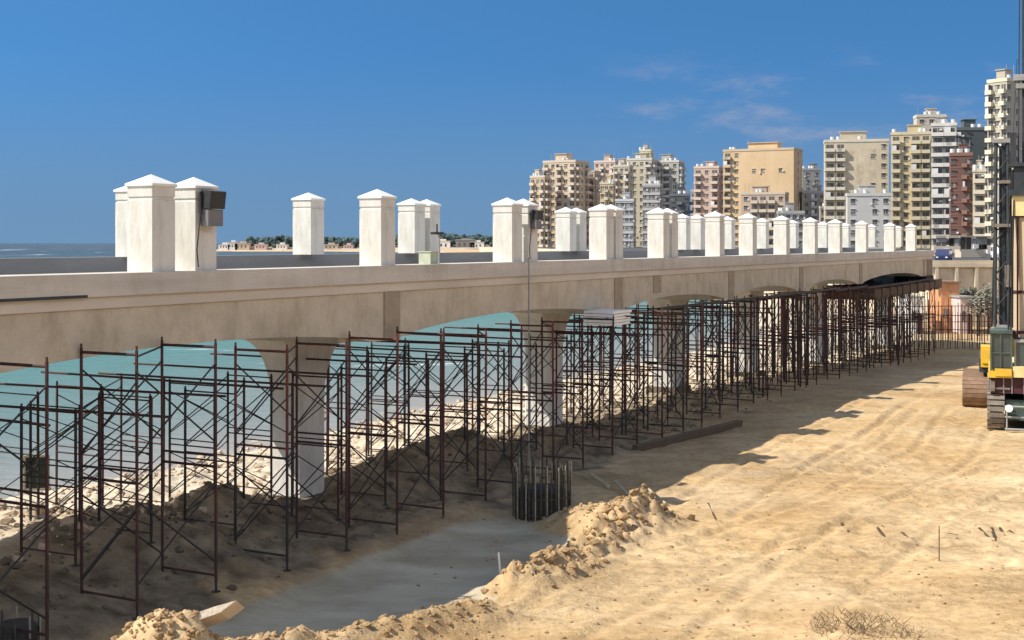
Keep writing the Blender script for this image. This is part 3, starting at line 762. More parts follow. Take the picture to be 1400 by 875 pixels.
mb = MB(); bx, by, bw = .93, 1.0, .24; zb, zt = 2.95, 13.0
zz = np.arange(zb, 9.8, .62)
for sx in (-1, 1):
    for sy in (-1, 1): mb.bar((bx+sx*bw, by+sy*bw, zb), (bx+sx*bw*.8, by+sy*bw*.8, 9.8), .06, 6)
for i in range(len(zz)-1):
    a, b = zz[i], zz[i+1]; f = 1 if i % 2 else -1
    for sy in (-1, 1): mb.bar((bx-f*bw, by+sy*bw, a), (bx+f*bw, by+sy*bw, b), .025, 5)
    for sx in (-1, 1): mb.bar((bx+sx*bw, by-f*bw, a), (bx+sx*bw, by+f*bw, b), .025, 5)
mb.build('lattice_boom', 'darksteel', cr)
mb = MB(); mb.b2(bx-.32, bx+.45, by-.3, by+.3, 9.7, 9.85); mb.b2(bx-.3, bx+.3, by-.28, by+.28, 2.85, 3.0); mb.b2(bx-.2, bx+.5, by-.1, by+.1, 5.4, 5.5); mb.build('boom_collar', 'greysteel', cr)
mb = MB(); mb.bar((bx+.05, by, 2.9), (bx+.05, by, 9.6), .15, 10); mb.build('kelly_tube', 'darksteel', cr)
mb = MB(); mb.bar((bx+.32, by-.1, 2.9), (bx+.30, by-.1, 9.4), .035, 6); mb.bar((bx-.34, by, 2.9), (bx-.25, by, 6.4), .03, 6); mb.bar((bx-.34, by, 6.4), (bx+.2, by, 6.7), .03, 6); mb.build('hose', 'rubber', cr)
for q_ in ((-.33, .36, -.36, .2, 6.6, 6.72), (-.1, .62, -.3, .3, 8.2, 8.32), (.1, .5, -.4, -.1, 4.4, 5.2)):
    mb = MB(); mb.b2(bx+q_[0], bx+q_[1], by+q_[2], by+q_[3], q_[4], q_[5]); mb.build('guide_block', 'track', cr)
# drilling rig (front)
rg = empty('drilling_rig', at(1361, 42.0, -.03), -math.atan(661/1800)); tag(rg, 'drilling rig on tracks with yellow deck, beige casing and tall mast at right edge', 'drilling rig')
track(rg, -.25, .27, 0, 4.6, 1.26, 'track'); track(rg, 2.3, 2.85, 0, 4.6, 1.26, 'track')
mb = MB(); mb.b2(.30, 2.25, .35, 4.3, .35, 1.0); mb.build('undercarriage', 'greensteel', rg)
mb = MB()
for z in (.12, .5, .84): mb.bar((.28, -.12, z), (2.3, -.12, z), .035, 6)
for x in (.34, .9, 1.5, 2.1): mb.bar((x, -.12, .1), (x, -.12, .86), .028, 6)
mb.build('guard_rail', 'greysteel', rg)
mb = MB(); mb.bar((.40, -.16, .78), (.40, -.30, .80), .12, 14); mb.bar((.40, 0, .78), (.40, -.16, .78), .05, 8); mb.build('work_light', 'ply', rg)
mb = MB(); mb.b2(-.18, .85, .2, 3.9, 1.22, 1.72); mb.build('lower_body', 'maroon', rg)
mb = MB(); mb.b2(.86, 2.6, .2, 3.9, 1.0, 1.72); mb.build('tank_panel', 'greensteel', rg)
mb = MB()
for x in (-.17, .23, .48, .84): mb.b2(x, x+.03, .17, .2, 1.22, 1.72)
mb.build('panel_trim', 'greysteel', rg)
mb = MB(); mb.b2(-.22, .50, .05, 4.0, 1.72, 1.92); mb.b2(-.02, .48, .0, .05, 1.78, 2.02); mb.build('deck', 'yellow', rg)
mb = MB(); mb.b2(.52, 2.7, .05, 4.0, 1.75, 2.08); mb.build('side_deck', 'yellowpale', rg)
mb = MB()
for x in (-.16, .45): mb.b2(x, x+.05, .25, .31, 1.92, 3.12); mb.b2(x, x+.05, 1.3, 1.36, 1.92, 3.12)
mb.b2(-.18, .52, .22, 1.4, 3.12, 3.22); mb.b2(-.16, .5, .26, .30, 2.48, 2.52); mb.b2(.13, .17, .25, .3, 1.92, 3.12); cab = mb.build('cab', 'greensteel', rg)
mb = MB(); mb.b2(-.11, .45, .30, 1.3, 1.95, 3.1); mb.build('window', 'glass', cab)
mb = MB(); mb.b2(.62, 1.8, .4, 1.6, 2.08, 2.85); mb.build('operator_cab', 'glass', rg)
mb = MB(); mb.b2(.56, 1.86, .35, 1.65, 2.85, 2.93); mb.b2(.56, .62, .36, .42, 2.08, 2.85); mb.build('cab_roof', 'greysteel', rg)
mb = MB()
for k_, (x_, y_) in enumerate(((.36, .5), (.44, .5), (1.42, .6))): mb.bar((x_, y_, 2.1), (x_+.12, y_+.2, 6.9+k_*.5), .025, 6)
mb.bar((.5, .5, 3.3), (.52, 1.0, 8.4), .04, 6); mb.build('hose', 'rubber', rg)
mb = MB(); mb.b2(-.14, .44, .16, .20, 1.34, 1.40); mb.b2(1.0, 1.5, .15, .2, 1.2, 1.5); mb.b2(-.16, -.02, .12, .2, 1.28, 1.62); mb.build('tool_box', 'track', rg)
mb = MB(); mb.bar((.93, 1.2, 2.95), (.93, 1.2, 6.9), .42, 20); mb.build('casing', 'mastbeige', rg)
mb = MB()
for z in (3.1, 4.4, 6.86): mb.bar((.93, 1.2, z), (.93, 1.2, z+.09), .455, 20)
for a in (-.26, .26): mb.bar((.93+a, .77, 3.0), (.93+a, .77, 6.9), .03, 6)
mb.build('casing_ring', 'maroon', rg)
mb = MB(); mb.b2(.50, 1.5, .7, 1.7, 6.9, 7.55); mb.build('drive_head', 'yellowpale', rg)
mb = MB(); mb.b2(.42, 1.6, .6, 1.8, 7.55, 7.75); mb.b2(.55, 1.5, .8, 1.6, 7.75, 8.5); mb.b2(.40, 1.5, .7, 1.6, 8.5, 8.62); mb.b2(.45, .62, .9, 1.2, 8.6, 9.6); mb.build('winch_frame', 'darksteel', rg)
mb = MB(); mb.b2(.82, 1.35, 1.3, 1.9, 8.6, 20.0); mb.bar((.70, 1.1, 8.6), (.76, 1.1, 19.5), .02, 5); mb.bar((.28, .9, 4.2), (.66, 1.1, 12.0), .012, 5); mb.build('mast', 'darksteel', rg)
mb = MB(); mb.b2(.62, 1.5, 1.0, 1.5, 11.05, 11.2); mb.b2(.55, 1.2, 1.0, 1.4, 11.3, 11.5); mb.build('mast_collar', 'greysteel', rg)

# ------------------------------------------------------------------ pole fence past the bridge end
def fence(p, q, n, h, label, m='rust'):
    p = Vector(p); q = Vector(q); e = empty('pole_fence', p); tag(e, label, 'fence')
    for i in range(n+1):
        t = i/n; v = (q-p)*t; z = hz(p.x+v.x, p.y+v.y)-p.z
        mb = MB(); mb.bar((v.x, v.y, z-.1), (v.x+R.uniform(-.03, .03), v.y, z+h*R.uniform(.92, 1.12)), .028, 5); mb.build('post', m if i % 3 else 'paletimber', e)
    for z in (h*.55, h*.97):
        mb = MB(); mb.bar((0, 0, z), (q.x-p.x, q.y-p.y, z), .025, 5); mb.build('rail', m, e)
a = gp(1234, 474); b = gp(1346, 477)
fence(a, b, 34, 2.2, 'tall fence of thin rusty poles past the bridge end')
a = at(1225, 90); b = at(1420, 92); a.z = hz(a.x, a.y); b.z = hz(b.x, b.y)
fence(a, b, 44, 2.6, 'farther row of thin brown poles in front of the orange hut', 'rustred')

# corniche terrace
poly = [(33.6, 106), (31, 200), (8, 400), (-14, 560), (60, 700), (500, 700), (420, 106)]
mb = MB(); n = len(poly)
mb.add([(x, y, -1.0) for x, y in poly]+[(x, y, 4.3) for x, y in poly], [(i, (i+1) % n, n+(i+1) % n, n+i) for i in range(n)])
o = mb.build('corniche_wall', 'creamwall'); tag(o, 'cream retaining wall of the seafront road', 'wall')
mb = MB(); mb.add([(x, y, 4.3) for x, y in poly], [tuple(range(n))]); o = mb.build('road', 'asphalt'); tag(o, 'raised seafront road', kind='structure')
mb = MB(); mb.b2(33.4, 420, 105.7, 106.0, 4.05, 4.35); mb.b2(33.4, 420, 105.8, 106.0, 4.35, 4.6)
for i in range(24): mb.b2(34+i*1.6, 34.25+i*1.6, 105.72, 105.99, -1, 4.05)
o = mb.build('coping', 'creamwall', bpy.data.objects['corniche_wall'])

def hut(name, px0, px1, Y, ztop, m, label, d=3.0, roofm='greysteel', doorm='maroon'):
    a = at(px0, Y); b = at(px1, Y); w = b.x-a.x; gz = hz(a.x, Y)
    e = empty(name, (a.x, Y, gz)); tag(e, label, name.replace('_', ' '))
    mb = MB(); mb.b2(0, w, 0, d, -.1, ztop-gz); mb.build('wall', m, e)
    mb = MB(); mb.b2(-.12, w+.12, -.15, d+.12, ztop-gz, ztop-gz+.12); mb.build('roof', roofm, e)
    mb = MB(); mb.b2(w*.55, w*.85, -.04, 0, 0, min(2.0, ztop*.8)); mb.build('door', doorm, e)
    mb = MB(); mb.b2(w*.12, w*.42, -.04, 0, 1.0, 1.7); mb.build('window', 'pane', e)
    return e
hut('site_hut', 1287, 1311, 100, 2.95, 'orange', 'orange rusty sheet hut under the seafront wall', roofm='trackrust')
hut('kiosk', 1313, 1329, 98, 1.9, 'pinkwall', 'small pinkish white kiosk right of the orange hut')
hut('storage_cabin', 1244, 1262, 98, 1.9, 'ply', 'low white cabin seen just past the bridge end')
# vehicles on the road
def van(p, rz, m, label, sc=1.0):
    e = empty('van', p, rz); tag(e, label, 'van'); e.scale = (sc,)*3
    mb = MB(); mb.prism_y([(-2.2, .35), (2.2, .35), (2.25, .95), (1.75, 1.1), (1.25, 1.85), (-2.1, 1.9), (-2.2, 1.7)], -.85, .85); mb.build('body', m, e)
    mb = MB(); mb.prism_y([(1.16, 1.75), (1.58, 1.18), (.3, 1.18), (.3, 1.75)], -.86, .86); mb.b2(-1.9, -.1, -.86, .86, 1.2, 1.7); mb.build('window', 'glass', e)
    for x in (-1.4, 1.4):
        for y in (-.8, .8):
            mb = MB(); mb.bar((x, y-.1, .35), (x, y+.1, .35), .35, 14); mb.build('wheel', 'rubber', e)
    for y in (-.6, .6):
        mb = MB(); mb.b2(2.2, 2.27, y-.14, y+.14, .72, .88); mb.build('headlight', 'ply', e)
van(Vector((36.4, 111, 4.3)), -2.0, 'navy', 'dark blue van on the seafront road past the bridge end', .62)
van(Vector((47.4, 128, 4.3)), -1.8, 'carwhite', 'white van on the seafront road below the brown tower', .75)

# ------------------------------------------------------------------ trees
def tree(p, h, r, label, lm='leaf', n=900, ls=.22, group=None, seed=1):
    rr = random.Random(seed); e = empty('tree', p); tag(e, label, 'tree', group)
    mb = MB(); mb.bar((0, 0, -.2), (0, 0, h*.45), h*.035, 8, r2=h*.022); cl = []
    for i in range(7):
        a = rr.random()*6.28; q = Vector((math.cos(a)*r*rr.uniform(.2, .75), math.sin(a)*r*rr.uniform(.2, .75), h*rr.uniform(.5, .88)))
        mb.bar((0, 0, h*rr.uniform(.3, .44)), q, h*.015, 5, r2=h*.006); cl.append((q, r*rr.uniform(.35, .6)))
    mb.build('trunk', 'bark', e)
    mb = MB()
    for i in range(n):
        q, cr_ = rr.choice(cl); d = Vector((rr.gauss(0, 1), rr.gauss(0, 1), rr.gauss(0, .8))).normalized()*cr_*rr.random()**.4
        c = q+d; a = Vector((rr.gauss(0, 1), rr.gauss(0, 1), rr.gauss(0, 1))).normalized(); b = a.orthogonal().normalized(); s_ = ls*rr.uniform(.6, 1.3)
        mb.add([c-a*s_, c+b*s_*.5, c+a*s_, c-b*s_*.5], [(0, 1, 2, 3)])
    mb.build('crown', lm, e)
for i, (px, Y, h, r, lab) in enumerate([(1337, 97, 3.9, 1.3, 'dusty tree in front of the seafront wall, next to the pink kiosk'), (1352, 99, 3.4, 1.2, 'dusty tree behind the crane boom'), (1325, 103, 3.5, .9, 'thin dusty tree behind the pink kiosk')]):
    c = at(px, Y); tree(Vector((c.x, c.y, hz(c.x, c.y))), h, r, lab, 'leafgrey', 1200, .12, 'dusty trees by the seafront wall', 20+i)

# ------------------------------------------------------------------ apartment blocks
def wallmat(name, c, c2=None): return mat(name, tuple(v*.80 for v in c), .9, .10, .12, 0, col2=c2, stretch=(1, 1, .5))
def window_mesh(trim, v=0):
    mb = MB(); mb.b2(-.62, .62, -.05, 0, -.02, 1.38, 1)
    if v == 1: mb.b2(-.58, -.05, -.07, -.05, .1, 1.3, 2)
    if v == 2: mb.b2(-.62, .62, -.10, -.05, .55, 1.38, 2)
    if v == 3: mb.b2(.75, 1.35, -.42, 0, .1, .6, 3)
    if v == 4: mb.b2(-1.2, -.68, -.40, 0, -.5, -.05, 3); mb.b2(.05, .58, -.07, -.05, .02, 1.3, 2)
    mb.b2(-.75, .75, -.14, 0, -.14, -.02, 0); mb.b2(-.03, .03, -.08, -.05, 0, 1.36, 0); mb.b2(-.75, .75, -.30, 0, 1.38, 1.47, 0)
    return mb.mesh('window', [trim, 'pane', 'curtain', 'tank'])
def balcony_mesh(w, trim, v=0):
    mb = MB(); h = w/2
    if v == 1: mb.b2(-h+.12, h*.1, -1.2, -1.14, .92, 2.3, 3); mb.b2(-h+.12, h*.1, -1.2, -.1, 2.3, 2.4, 0)
    if v == 2: mb.b2(-h*.6, h*.2, -1.29, -1.25, .1, .95, 2)
    if v == 3: mb.b2(h*.3, h*.3+.7, -.5, -.1, 1.5, 2.0, 3); mb.b2(-h*.9, -h*.74, -1.0, 0, .1, 2.3, 0)
    if v == 4: mb.b2(-h, h, -1.6, -1.2, 2.35, 2.42, 2)
    mb.b2(-h, h, -1.25, 0, -.16, 0); mb.b2(-h, h, -1.25, -1.13, 0, .92); mb.b2(-h, -h+.12, -1.13, 0, 0, .92); mb.b2(h-.12, h, -1.13, 0, 0, .92)
    mb.b2(-h*.72, h*.72, -.05, 0, .02, 2.25, 1); mb.b2(-.04, .04, -.09, -.05, .02, 2.25)
    return mb.mesh('balcony', [trim, 'pane', 'curtain', 'tank'])
def block(x0, x1, yt, Y, ang, wall, trim, front, side, label, k=.8, base=4.3, fh=3.05, roof='simple', band=None, blankmat=None, setback=0):
    a = math.radians(ang); P = (x1-x0)/F*Y; Cc = (abs(math.cos(a))+k*abs(math.sin(a)))
    w = P/Cc; d = k*w; Hh = EYE+(HY-yt)*Y/F-base; nf = max(3, int(round(Hh/fh))); fh = Hh/nf
    cen = at((x0+x1)/2, Y+d*.5)
    cs, sn = math.cos(a), math.sin(a)
    org = Vector((cen.x-(0*cs-(d/2)*sn), cen.y-(0*sn+(d/2)*cs), base))   # front-centre at ground
    e = empty('apartment_block', org, a); tag(e, label, 'building')
    wm = wallmat('wall_'+label[:14].replace(' ', '_'), wall); tm = wallmat('trim_'+label[:14].replace(' ', '_'), trim)
    mb = MB(); mb.b2(-w/2, w/2, 0, d, -5, Hh); mb.build('wall', wm, e)
    mb = MB(); t = .25
    mb.b2(-w/2-.15, w/2+.15, -.15, t, Hh, Hh+.9); mb.b2(-w/2-.15, w/2+.15, d-t, d+.15, Hh, Hh+.9); mb.b2(-w/2-.15, -w/2+t, t, d-t, Hh, Hh+.9); mb.b2(w/2-t, w/2+.15, t, d-t, Hh, Hh+.9)
    mb.build('roof_parapet', tm, e)
    rr = random.Random(int(x0))
    if roof != 'none':
        pw = w*rr.uniform(.28, .42); px_ = rr.uniform(-.15, .15)*w; ph = rr.uniform(2.6, 3.6)
        mb = MB(); mb.b2(px_-pw/2, px_+pw/2, d*.25, d*.7, Hh, Hh+ph); mb.b2(px_-pw/2-.3, px_+pw/2+.3, d*.22, d*.73, Hh+ph, Hh+ph+.25); mb.build('penthouse', wm, e)
        for i in range(rr.randint(2, 4)):
            xx = rr.uniform(-.45, .45)*w; yy = rr.uniform(.08, .2)*d
            mb = MB(); mb.bar((xx, yy, Hh+.3), (xx, yy, Hh+1.9), .65, 10); mb.bar((xx, yy, Hh), (xx, yy, Hh+.3), .5, 6); mb.build('water_tank', 'tank', e)
        for i in range(3):
            xx = rr.uniform(-.45, .45)*w; mb = MB(); mb.bar((xx, d*.3, Hh), (xx, d*.3, Hh+rr.uniform(2.5, 5)), .08, 4); mb.build('antenna', 'greysteel', e)
    wme = [window_mesh(tm, v) for v in (0, 0, 0, 1, 2, 3, 4)]; bw = {}
    for face, spec in (('front', front), ('left', side[0] if isinstance(side, tuple) else ''), ('right', side[1] if isinstance(side, tuple) else side)):
        if not spec: continue
        L_ = w if face == 'front' else d; nb = len(spec); bay = L_/nb
        for fl in range(nf):
            z = fl*fh
            for j, ch in enumerate(spec):
                u = -L_/2+bay*(j+.5)
                if ch == '.': continue
                if ch == 'o' and fl % 3: continue
                if ch in 'bB':
                    bwid = min(bay*(.86 if ch == 'b' else .985), 7)
                    if bwid not in bw: bw[bwid] = [balcony_mesh(bwid, tm, v) for v in (0, 0, 0, 1, 2, 3, 4)]
                    me_ = rr.choice(bw[bwid]); zz_ = z+.15; nm = 'balcony'
                else: me_ = rr.choice(wme); zz_ = z+.95; nm = 'window'
                if face == 'front': loc = (u, 0, zz_); r_ = 0
                elif face == 'right': loc = (w/2, d/2+u, zz_); r_ = PI/2
                else: loc = (-w/2, d/2-u, zz_); r_ = -PI/2
                link(nm, me_, e, loc, r_)
    if band:
        mb = MB()
        for fl in range(1, nf): mb.b2(-w/2-.06, w/2+.06, -.06, d+.06, fl*fh-.12, fl*fh+.06)
        mb.build('floor_band', tm, e)
    if blankmat:
        u0, u1, z0, z1, mm = blankmat
        mb = MB(); mb.b2(-w/2+w*u0, -w/2+w*u1, -.03, 0, Hh*z0, Hh*z1); mb.build('render_panel', mm, e)
    return e, w, d, Hh
cream = (.68, .58, .42); pinkc = (.68, .54, .39); orangec = (.72, .52, .31); grey = (.36, .35, .34); whitec = (.74, .72, .68)
yellowc = (.68, .56, .34); brown = (.22, .12, .10); dgrey = (.13, .14, .155)
block(742, 806, 222, 530, -28, pinkc, (.70, .58, .46), 'bwbwb', 'bwb', 'pinkish balcony tower standing leftmost of the far skyline', k=.9)
block(725, 752, 243, 524, -30, (.66, .50, .34), (.74, .62, .48), 'bwb', 'bb', 'narrow lower orange cream block at the left end of the skyline', k=.7)
block(786, 822, 236, 545, -24, pinkc, (.60, .50, .42), 'bwb', 'bwb', 'pinkish block right behind the leftmost balcony tower', k=.9)
block(812, 850, 222, 610, -25, (.62, .47, .38), (.70, .60, .50), 'wbwb', 'wb', 'pinkish far block between the two tallest left towers', k=.8)
block(852, 902, 219, 570, -22, (.60, .54, .40), (.66, .62, .55), 'bwwb', 'bwb', 'beige stepped tower with a raised centre, highest of the left skyline', k=.9)
block(874, 894, 207, 585, -22, (.64, .56, .38), (.72, .66, .50), 'ww', 'w', 'slim yellowish tower rising behind the beige stepped tower', k=1.0)
block(893, 937, 222, 575, -22, (.50, .48, .42), (.66, .64, .58), 'bbw', 'bwb', 'grey beige tower with long balconies right of the stepped tower', k=.9)
block(820, 842, 252, 520, -20, (.64, .50, .30), (.70, .62, .48), 'wbw', 'w', 'narrow yellow block in front of the left towers', k=.7)
block(841, 870, 275, 500, -15, (.55, .55, .56), (.66, .66, .66), 'wwww', 'ww', 'pale grey low block with rows of small windows', k=.8)
block(878, 906, 254, 490, -18, (.52, .50, .48), (.60, .58, .55), 'wwww', 'wb', 'grey block with even window rows before the beige tower', k=.7)
block(915, 944, 268, 470, -10, dgrey, (.20, .21, .23), 'wbw', 'wb', 'dark blue grey block low in the skyline', k=.8)
block(944, 962, 262, 540, -15, (.46, .44, .42), (.58, .56, .52), 'bb', 'b', 'small grey balcony block beside the dark blue grey one', k=.8)
block(948, 992, 230, 530, -26, (.58, .44, .37), (.66, .54, .46), 'bwb', 'wbw', 'pinkish brown block left of the broad orange one', k=.8)
block(988, 1098, 206, 500, -26, orangec, (.64, .50, .34), 'bw.oo.o.', 'w', 'broad orange block with a nearly blank wall and left balconies', k=.5)
block(1012, 1080, 266, 455, -20, (.58, .44, .35), (.66, .56, .44), 'wbbbw', 'ww', 'lower pinkish annex in front of the broad orange block', k=.6)
block(1096, 1122, 233, 545, -8, (.30, .30, .30), (.36, .36, .36), 'ww', 'w', 'narrow dark grey block right of the broad orange one', k=.8)
block(1124, 1216, 194, 430, -12, (.66, .57, .42), (.72, .66, .54), 'Bb..ow', 'w', 'cream block with rounded looking balcony stack on its left half', k=.5, blankmat=(.36, .80, .30, .94, 'creamwall'))
block(1156, 1218, 268, 385, -10, (.62, .60, .56), (.66, .64, .60), 'w.ww', 'w', 'low white annex in front of the cream block', k=.5)
block(1215, 1275, 184, 410, -16, yellowc, (.70, .60, .42), 'bwBb', 'w', 'yellow block with dark recessed balconies, water tank on top', k=.7)
block(1250, 1292, 160, 440, -8, (.62, .54, .44), (.72, .66, .56), 'www', 'w', 'tall pale block with a roof house behind the yellow one', k=.7)
block(1270, 1312, 172, 385, -20, (.46, .44, .41), (.70, .67, .61), 'BB', 'B', 'grey block with bright white balcony bands', k=1.0)
block(838, 866, 228, 560, -22, (.60, .52, .40), (.68, .61, .50), 'bwb', 'w', 'beige block filling the gap left of the stepped tower', k=.8)
block(1300, 1350, 178, 395, -5, (.10, .12, .125), (.16, .18, .18), 'ww.w', 'w', 'dark glass fronted tower top behind the red brown block', k=.8)
block(1297, 1330, 213, 350, -14, brown, (.34, .19, .15), 'w.bw', 'w', 'red brown brick block next to the white banded one', k=.8, band=True)
block(1328, 1350, 235, 345, -20, (.66, .56, .42), (.74, .66, .52), 'b', 'b', 'slim cream balcony column right of the red brown block', k=1.0)
block(1350, 1400, 112, 335, 36, (.52, .47, .38), (.76, .68, .50), 'w.w.', ('Bwb', ''), 'tallest tower at the right edge with cream balconies on its left', k=.75)
block(1096, 1130, 264, 500, -12, (.42, .38, .33), (.52, .48, .42), 'wbw', 'w', 'low brownish grey block left of the cream one', k=.6)
block(1276, 1312, 346, 170, -8, (.56, .47, .36), (.60, .52, .42), 'ww', 'w', 'low sandy house just past the bridge end', k=.5, fh=2.6, roof='none')
block(1310, 1345, 352, 150, 5, (.50, .40, .31), (.60, .52, .42), 'w.w', 'w', 'low brown house under the red brown tower', k=.5, fh=2.4, roof='none')
block(1366, 1420, 250, 240, -8, (.50, .45, .38), (.60, .55, .48), 'bwwb', 'ww', 'lower grey cream block behind the machines', k=.6)
block(1316, 1352, 344, 190, -6, (.52, .42, .36), (.60, .52, .44), 'www', 'w', 'low pinkish house right above the seafront wall', k=.6, fh=2.9, roof='none')
# distant mid-height clutter blocks behind the bridge between pillars
for i, (x0, x1, yt, Y, wl, lab) in enumerate([(1120, 1150, 285, 470, (.42, .40, .37), 'low grey block glimpsed between pillars below the cream block'), (1062, 1100, 292, 420, (.40, .41, .40), 'low dull block glimpsed below the orange block')]):
    block(x0, x1, yt, Y, -8, wl, (.5, .48, .44), 'wwww', 'w', lab, k=.6)

# ------------------------------------------------------------------ far headland
mb = MB(); prof = []
hx = np.linspace(-262, 40, 90)
top = [6*float(sstep(-262, -235, x_))*(.8+.35*float(fbm(np.array(x_*.03), np.array(1.0), 3)))+.3 for x_ in hx]
rows = []
for yy, k_ in ((1100, -.3), (1112, .5), (1135, .8), (1180, 1.0), (1260, 1.0), (1300, 0)):
    rows.append([(x_, yy+6*math.sin(x_*.05), -1.2+k_*t_ if k_ > 0 else -2) for x_, t_ in zip(hx, top)])
vs = [p for r_ in rows for p in r_]; n = len(hx); fs = [(j*n+i, j*n+i+1, (j+1)*n+i+1, (j+1)*n+i) for j in range(len(rows)-1) for i in range(n-1)]
mb.add(vs, fs); o = mb.build('headland', mat('headland_soil', (.40, .32, .24), .95, .3, .05), smooth=True); tag(o, 'low distant headland across the bay', kind='structure')
mb = MB(); r5 = random.Random(5)
for i in range(1700):
    x_ = r5.uniform(-228, 60); y_ = r5.uniform(1118, 1200); z_ = 3.6+r5.uniform(0, 7.5)+2.2*math.sin(x_*.06)*r5.random()+1.5*math.sin(x_*.021+2)
    k_ = r5.uniform(1.5, 3.8)
    mb.rock((x_, y_, z_), (k_*1.5, k_*1.5, k_*1.3), r5)
o = mb.build('wood', mat('far_wood_leaves', (.06, .095, .09), .9, .35, .05)); tag(o, 'dark far-off wood on the headland', kind='stuff')
for i, (px, w_, h_, m_, lab) in enumerate([(306, 9, 4, 'ply', 'small white house at the tip of the far headland'), (318, 8, 6, 'carwhite', 'white far house with a raised block near the headland tip'), (331, 12, 5, 'creamwall', 'cream far house where the headland trees begin'), (356, 10, 4, 'pinkwall', 'pink far house below the trees left of the far pillar'), (385, 9, 4, 'ply', 'white far house just left of the far pillar'), (452, 12, 4, 'creamwall', 'cream far house between the far pillar and the tall one'), (476, 8, 3.5, 'pinkwall', 'pink far house near the tall pillar'), (604, 14, 7, 'ply', 'pale far building behind the small lamp post'), (636, 16, 8, 'parapet', 'grey far building among dark trees'), (652, 12, 6, 'ply', 'pale far building just left of the fourth tall pillar')]):
    c = at(px, 1110, 0); e = empty('far_house', (c.x, c.y, .4)); tag(e, lab, 'house')
    mb = MB(); mb.b2(-w_/2, w_/2, 0, 10, -1, h_); mb.b2(-w_*.2, w_*.25, 2, 7, h_, h_+1.8); mb.build('wall', m_, e)
    mb = MB(); mb.b2(-w_/2-.3, w_/2+.3, -.3, 10.3, h_, h_+.4); mb.build('roof', 'slab', e)
    for j in range(3): mb = MB(); mb.b2(-w_*.36+j*w_*.27, -w_*.26+j*w_*.27, -.1, 0, h_*.35, h_*.7); mb.build('window', 'pane', e)

# ------------------------------------------------------------------ light, sky, camera
sc = bpy.context.scene
SUNX, SUNY, EL = -.98, -.20, math.radians(45.5)
az = math.atan2(SUNX, SUNY)
d = Vector((SUNX, SUNY, 0)).normalized()*math.cos(EL)+Vector((0, 0, math.sin(EL)))
sl = bpy.data.lights.new('sun', 'SUN'); sl.energy = 4.9; sl.angle = math.radians(.5); sl.color = (1.0, .94, .84)
so = bpy.data.objects.new('sun', sl); C.objects.link(so); so.rotation_euler = d.to_track_quat('Z', 'Y').to_euler()
wd = bpy.data.worlds.new('World'); sc.world = wd; wd.use_nodes = True; nt = wd.node_tree; L = nt.links.new
SKYT = (.48, .95, 1.16, 1); HORC = (1.15, 2.0, 3.1)
bg = nt.nodes['Background']; bg.inputs['Strength'].default_value = .10
sky = N(nt, 'ShaderNodeTexSky', sky_type='NISHITA'); sky.sun_disc = False; sky.sun_elevation = EL; sky.sun_rotation = az
sky.air_density = 1.0; sky.dust_density = .4; sky.ozone_density = 3.0
tc = N(nt, 'ShaderNodeTexCoord'); va = N(nt, 'ShaderNodeVectorMath', operation='MULTIPLY_ADD')
va.inputs[1].default_value = (1, 1, 1.5); va.inputs[2].default_value = (0, 0, .34)
vn = N(nt, 'ShaderNodeVectorMath', operation='NORMALIZE')
L(tc.outputs['Generated'], va.inputs[0]); L(va.outputs[0], vn.inputs[0]); L(vn.outputs[0], sky.inputs['Vector'])
tn = N(nt, 'ShaderNodeMix', data_type='RGBA', blend_type='MULTIPLY'); tn.inputs[0].default_value = 1; tn.inputs[7].default_value = SKYT
L(sky.outputs[0], tn.inputs[6])
sx = N(nt, 'ShaderNodeSeparateXYZ'); L(tc.outputs['Generated'], sx.inputs[0])
def mrange(src, a, b, c, d):
    m_ = N(nt, 'ShaderNodeMapRange', interpolation_type='SMOOTHSTEP'); L(src, m_.inputs[0])
    for k_, v_ in zip((1, 2, 3, 4), (a, b, c, d)): m_.inputs[k_].default_value = v_
    return m_.outputs[0]
def mul(a, b):
    m_ = N(nt, 'ShaderNodeMath', operation='MULTIPLY'); L(a, m_.inputs[0]); L(b, m_.inputs[1]); return m_.outputs[0]
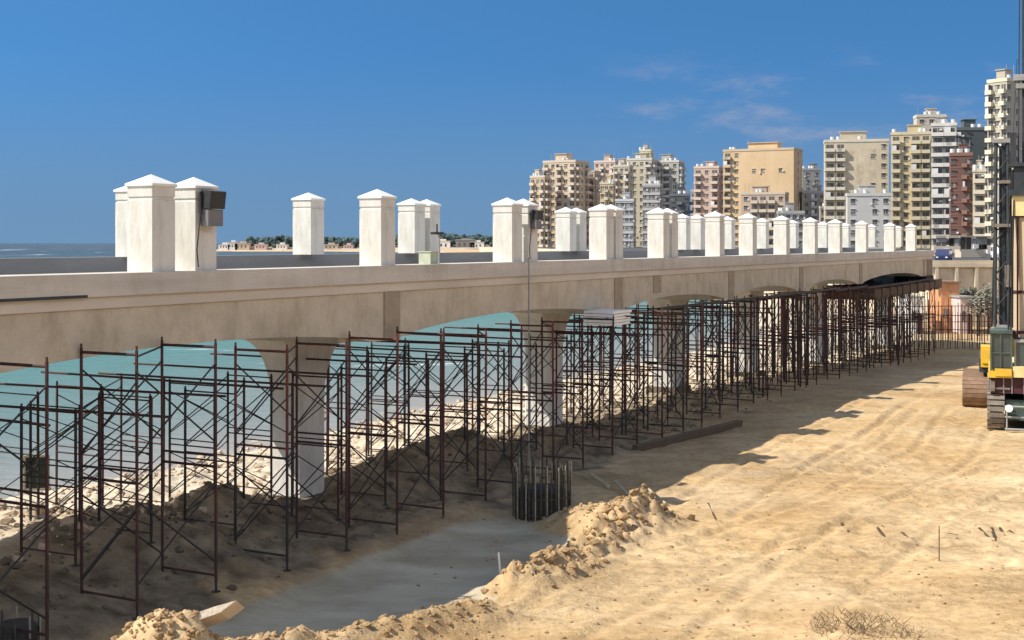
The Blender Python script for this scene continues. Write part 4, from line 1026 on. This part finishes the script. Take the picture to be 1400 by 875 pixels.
def cmix(f, a, c):
    m_ = N(nt, 'ShaderNodeMix', data_type='RGBA'); L(f, m_.inputs[0]); L(a, m_.inputs[6]); m_.inputs[7].default_value = (*c, 1); return m_.outputs[2]
hor = cmix(mrange(sx.outputs[2], 0, .15, .85, 0), tn.outputs[2], HORC)
mp = N(nt, 'ShaderNodeMapping'); mp.inputs['Scale'].default_value = (9, 9, 30); L(tc.outputs['Generated'], mp.inputs[0])
cn = N(nt, 'ShaderNodeTexNoise'); cn.inputs['Scale'].default_value = 1.0; cn.inputs['Detail'].default_value = 6; cn.inputs['Roughness'].default_value = .62; L(mp.outputs[0], cn.inputs['Vector'])
wisp = mul(mul(mrange(cn.outputs['Fac'], .47, .75, 0, .55), mrange(sx.outputs[0], .05, .12, 0, 1)), mul(mrange(sx.outputs[2], .06, .085, 0, 1), mrange(sx.outputs[2], .11, .15, 1, 0)))
c1 = cmix(wisp, hor, (3.6, 3.3, 3.6))
mp2 = N(nt, 'ShaderNodeMapping'); mp2.inputs['Scale'].default_value = (2, 2, 3); L(tc.outputs['Generated'], mp2.inputs[0])
c2n = N(nt, 'ShaderNodeTexNoise'); c2n.inputs['Scale'].default_value = 1.3; c2n.inputs['Detail'].default_value = 7; L(mp2.outputs[0], c2n.inputs['Vector'])
fill_cloud = mul(mrange(c2n.outputs['Fac'], .34, .62, .3, .95), mul(mrange(sx.outputs[2], .22, .32, 0, 1), mrange(sx.outputs[2], .42, .66, 1, 0)))
c3 = cmix(fill_cloud, c1, (16.5, 15.0, 13.6))  # bright cloud band added above the view to raise the fill light
L(c3, bg.inputs['Color'])

cam = bpy.data.cameras.new('camera'); co_ = bpy.data.objects.new('camera', cam); C.objects.link(co_)
co_.location = (0, 0, EYE); co_.rotation_euler = (PI/2, 0, 0)
cam.sensor_width = 36; cam.lens = 36*F/1400; cam.shift_y = -(437.5-HY)/1400; cam.clip_end = 30000; cam.clip_start = .1
sc.camera = co_
sc.view_settings.view_transform = 'Standard'; sc.view_settings.look = 'None'; sc.view_settings.exposure = 0.55; sc.view_settings.gamma = 1
print('objects', len(bpy.data.objects))
